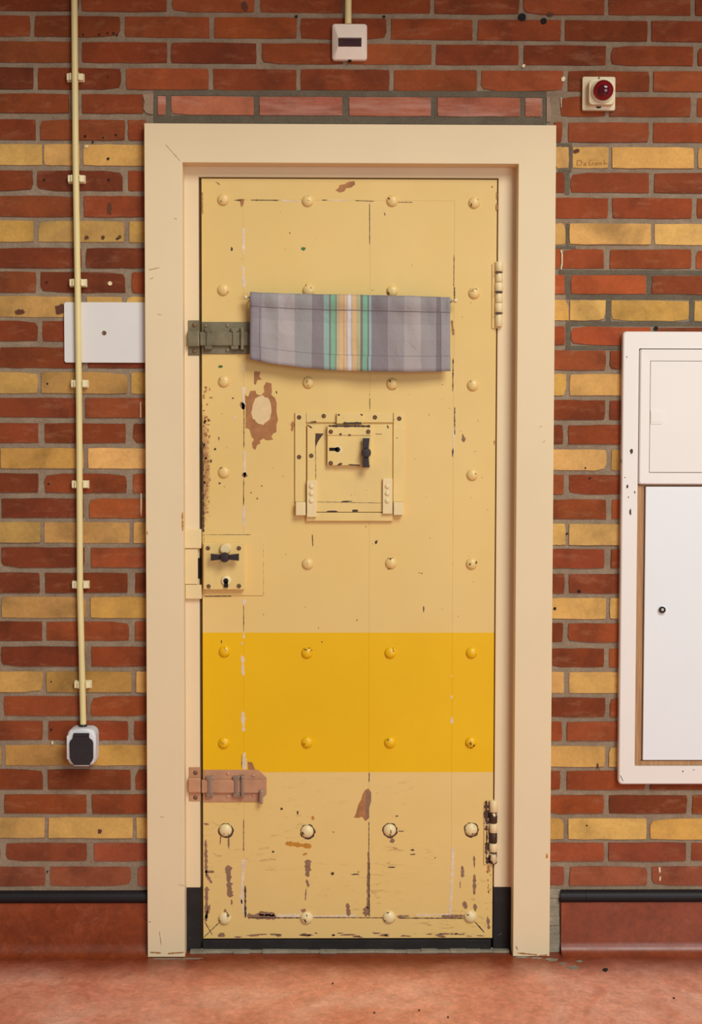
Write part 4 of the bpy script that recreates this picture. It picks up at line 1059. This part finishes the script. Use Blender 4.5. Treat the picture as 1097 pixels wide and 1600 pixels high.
# ================================================================== WALL CABINET
YF = -0.020
xa = (P(974, 540, YF).x + P(966.8, 1200, YF).x) / 2; zt, zb = P(1040, 518, YF).z, P(1040, 1225.5, YF).z
CW = 0.46; xe = xa + CW
fw = P(995, 700, YF).x - P(970.2, 700, YF).x
zi1, zi0 = P(1040, 544.5, YF).z, P(1040, 1197, YF).z
cab = thing('wall_cabinet', (xa + CW / 2, 0, zb), 'white enamelled wall cabinet with two doors at the right edge', 'cabinet')
bm = B()
of = rrect(xa, xe, zb, zt, 0.009, 5); inf = rrect(xa + fw, xe - fw, zi0, zi1, 0.003, 5); n = len(of)
def ringv(pts, y): return [bm.verts.new((x, y, z)) for x, z in pts]
def shrink(pts, d):
    cx = (xa + xe) / 2; cz = (zb + zt) / 2
    return [(x - d * (1 if x > cx else -1), z - d * (1 if z > cz else -1)) for x, z in pts]
R = [ringv(of, 0.003), ringv(of, YF + 0.0025), ringv(shrink(of, 0.0025), YF), ringv(inf, YF), ringv(inf, 0.003)]
for a, b in zip(R, R[1:] + R[:1]):
    for i in range(n): bm.faces.new((a[i], a[(i + 1) % n], b[(i + 1) % n], b[i]))
part('frame', bm, M['cab'], cab, smooth=30)
part('back', box(B(), xa + 0.004, xe - 0.004, 0.0005, 0.003, zb + 0.004, zt - 0.004), M['wood'], cab)
zub = P(1040, 757, YF).z
# upper box: raised flange with its own flap
fl0, fl1 = xa + fw + 0.0018, xe - fw - 0.0018
zu1, zu0 = zi1 - 0.0022, zub
xd0 = (P(1016.5, 600, YF - 0.002).x + P(1014.5, 730, YF - 0.002).x) / 2; xd1 = fl1 - (xd0 - fl0)
zd1, zd0 = P(1050, 564.5, YF - 0.002).z, P(1050, 738, YF - 0.002).z
bm = B(); of = rrect(fl0, fl1, zu0, zu1, 0.005, 4); inf = rrect(xd0 - 0.0012, xd1 + 0.0012, zd0 - 0.0012, zd1 + 0.0012, 0.001, 4); n = len(of)
cx, cz = (fl0 + fl1) / 2, (zu0 + zu1) / 2
sh = [(x - 0.003 * (1 if x > cx else -1), z - 0.003 * (1 if z > cz else -1)) for x, z in of]
R = [ringv(of, -0.004), ringv(of, YF - 0.0005), ringv(sh, YF - 0.004), ringv(inf, YF - 0.0030), ringv(inf, -0.004)]
for a, b in zip(R, R[1:] + R[:1]):
    for i in range(n): bm.faces.new((a[i], a[(i + 1) % n], b[(i + 1) % n], b[i]))
part('meter_box', bm, M['cab'], cab, smooth=25, label='shallow upper box with mitred flange')
ud = part('upper_door', box(B(), xd0, xd1, YF - 0.0026, -0.006, zd0, zd1, 0.0012), M['cab'], cab)
xa_, xb_, za_, zb_ = rect(1016.4, 641, 1037.5, 663, YF - 0.003)
bm = B(); pts = [(xa_, za_), (xb_ - 0.008, za_)] + [(xb_ - 0.008 + 0.008 * math.sin(math.radians(a)), za_ + 0.008 - 0.008 * math.cos(math.radians(a))) for a in (25, 50, 75, 90)]
pts += [(xb_ - 0.008 + 0.008 * math.cos(math.radians(a)), zb_ - 0.008 + 0.008 * math.sin(math.radians(a))) for a in (0, 25, 50, 75, 90)] + [(xa_, zb_)]
prism(bm, pts, YF - 0.0040, YF - 0.002, 0.0008); part('finger_latch', bm, M['cab'], ud)
bm = B(); prism(bm, [(xa_ + 0.001 + (x - xa_) * 0.78, (za_ + zb_) / 2 + (z - (za_ + zb_) / 2) * 0.72) for x, z in pts], YF - 0.0046, YF - 0.003, 0.0006); part('latch_face', bm, M['cab'], ud)
# lower opening lined in bare timber, with a white door
wl0 = xa + fw; YW = -0.013
xl1 = (P(1007.5, 800, YW).x + P(1004.5, 1150, YW).x) / 2 + 0.0004
zl0 = zi0; zl1 = zub - 0.0018; zbt = P(1040, 1188, YW).z
bm = B()
box(bm, wl0 + 0.0004, xl1 - 0.0065, YW, 0.001, zl0, zl1, 0.0006); box(bm, xl1 - 0.0060, xl1 - 0.0018, YW + 0.004, 0.001, zbt, zl1, 0.0004)
part('timber_lining', bm, M['wood'], cab, label='bare timber lining strip')
part('timber_lining', box(B(), xl1 - 0.0060, xe - fw - 0.0004, YW, 0.001, zl0 + 0.0004, zbt - 0.0012, 0.0006), M['wood'], cab, label='bare timber lining strip')
part('timber_lining', box(B(), xe - 2 * fw + 0.024, xe - fw - 0.0004, YW, 0.001, zbt, zl1, 0.0006), M['wood'], cab, label='bare timber lining strip')
ld = part('lower_door', box(B(), xl1, xe - 2 * fw + 0.022, YW - 0.004, -0.001, zbt + 0.0012, zl1 - 0.004, 0.0014), M['cabdoor'], cab)
c = P(1035, 953.5, YW - 0.004)
bm = B(); lathe(bm, c.x, c.z, [(0.0108, YW - 0.0035), (0.0108, YW - 0.0058), (0.0088, YW - 0.0066), (0, YW - 0.0066)], 22); part('lock_ring', bm, M['cabdoor'], ld, smooth=True)
c = P(1035.5, 953, YW - 0.012)
bm = B(); lathe(bm, c.x, c.z, [(0.0082, YW - 0.006), (0.0082, YW - 0.011), (0.006, YW - 0.0125), (0.0055, YW - 0.009), (0, YW - 0.009)], 22); part('cam_lock', bm, M['black'], ld, smooth=40)
bm = B(); lathe(bm, c.x, c.z, [(0.0038, YW - 0.008), (0.0038, YW - 0.0105), (0, YW - 0.011)], 14); part('lock_barrel', bm, M['bright'], ld, smooth=True)
bm = B()
for x, y, rx, ry in ((986.5, 705, 2.2, 4), (970.5, 720, 1.2, 4), (980.5, 760, 1.6, 3), (982, 777, 0.9, 1.3), (985, 800, 1.6, 5), (979.5, 558, 0.7, 1.4), (976.5, 746, 0.8, 1), (992, 769, 1.2, 2), (1067, 1205, 0.8, 1.8), (1084, 1203, 1, 0.8)):
    blob(bm, x, y, rx, ry, YF, 10, 0.3)
streak(bm, 969, 1211, 974, 1221, 1.4, YF)
part('enamel_chips', bm, M['chip_dark'], cab, kind='stuff')
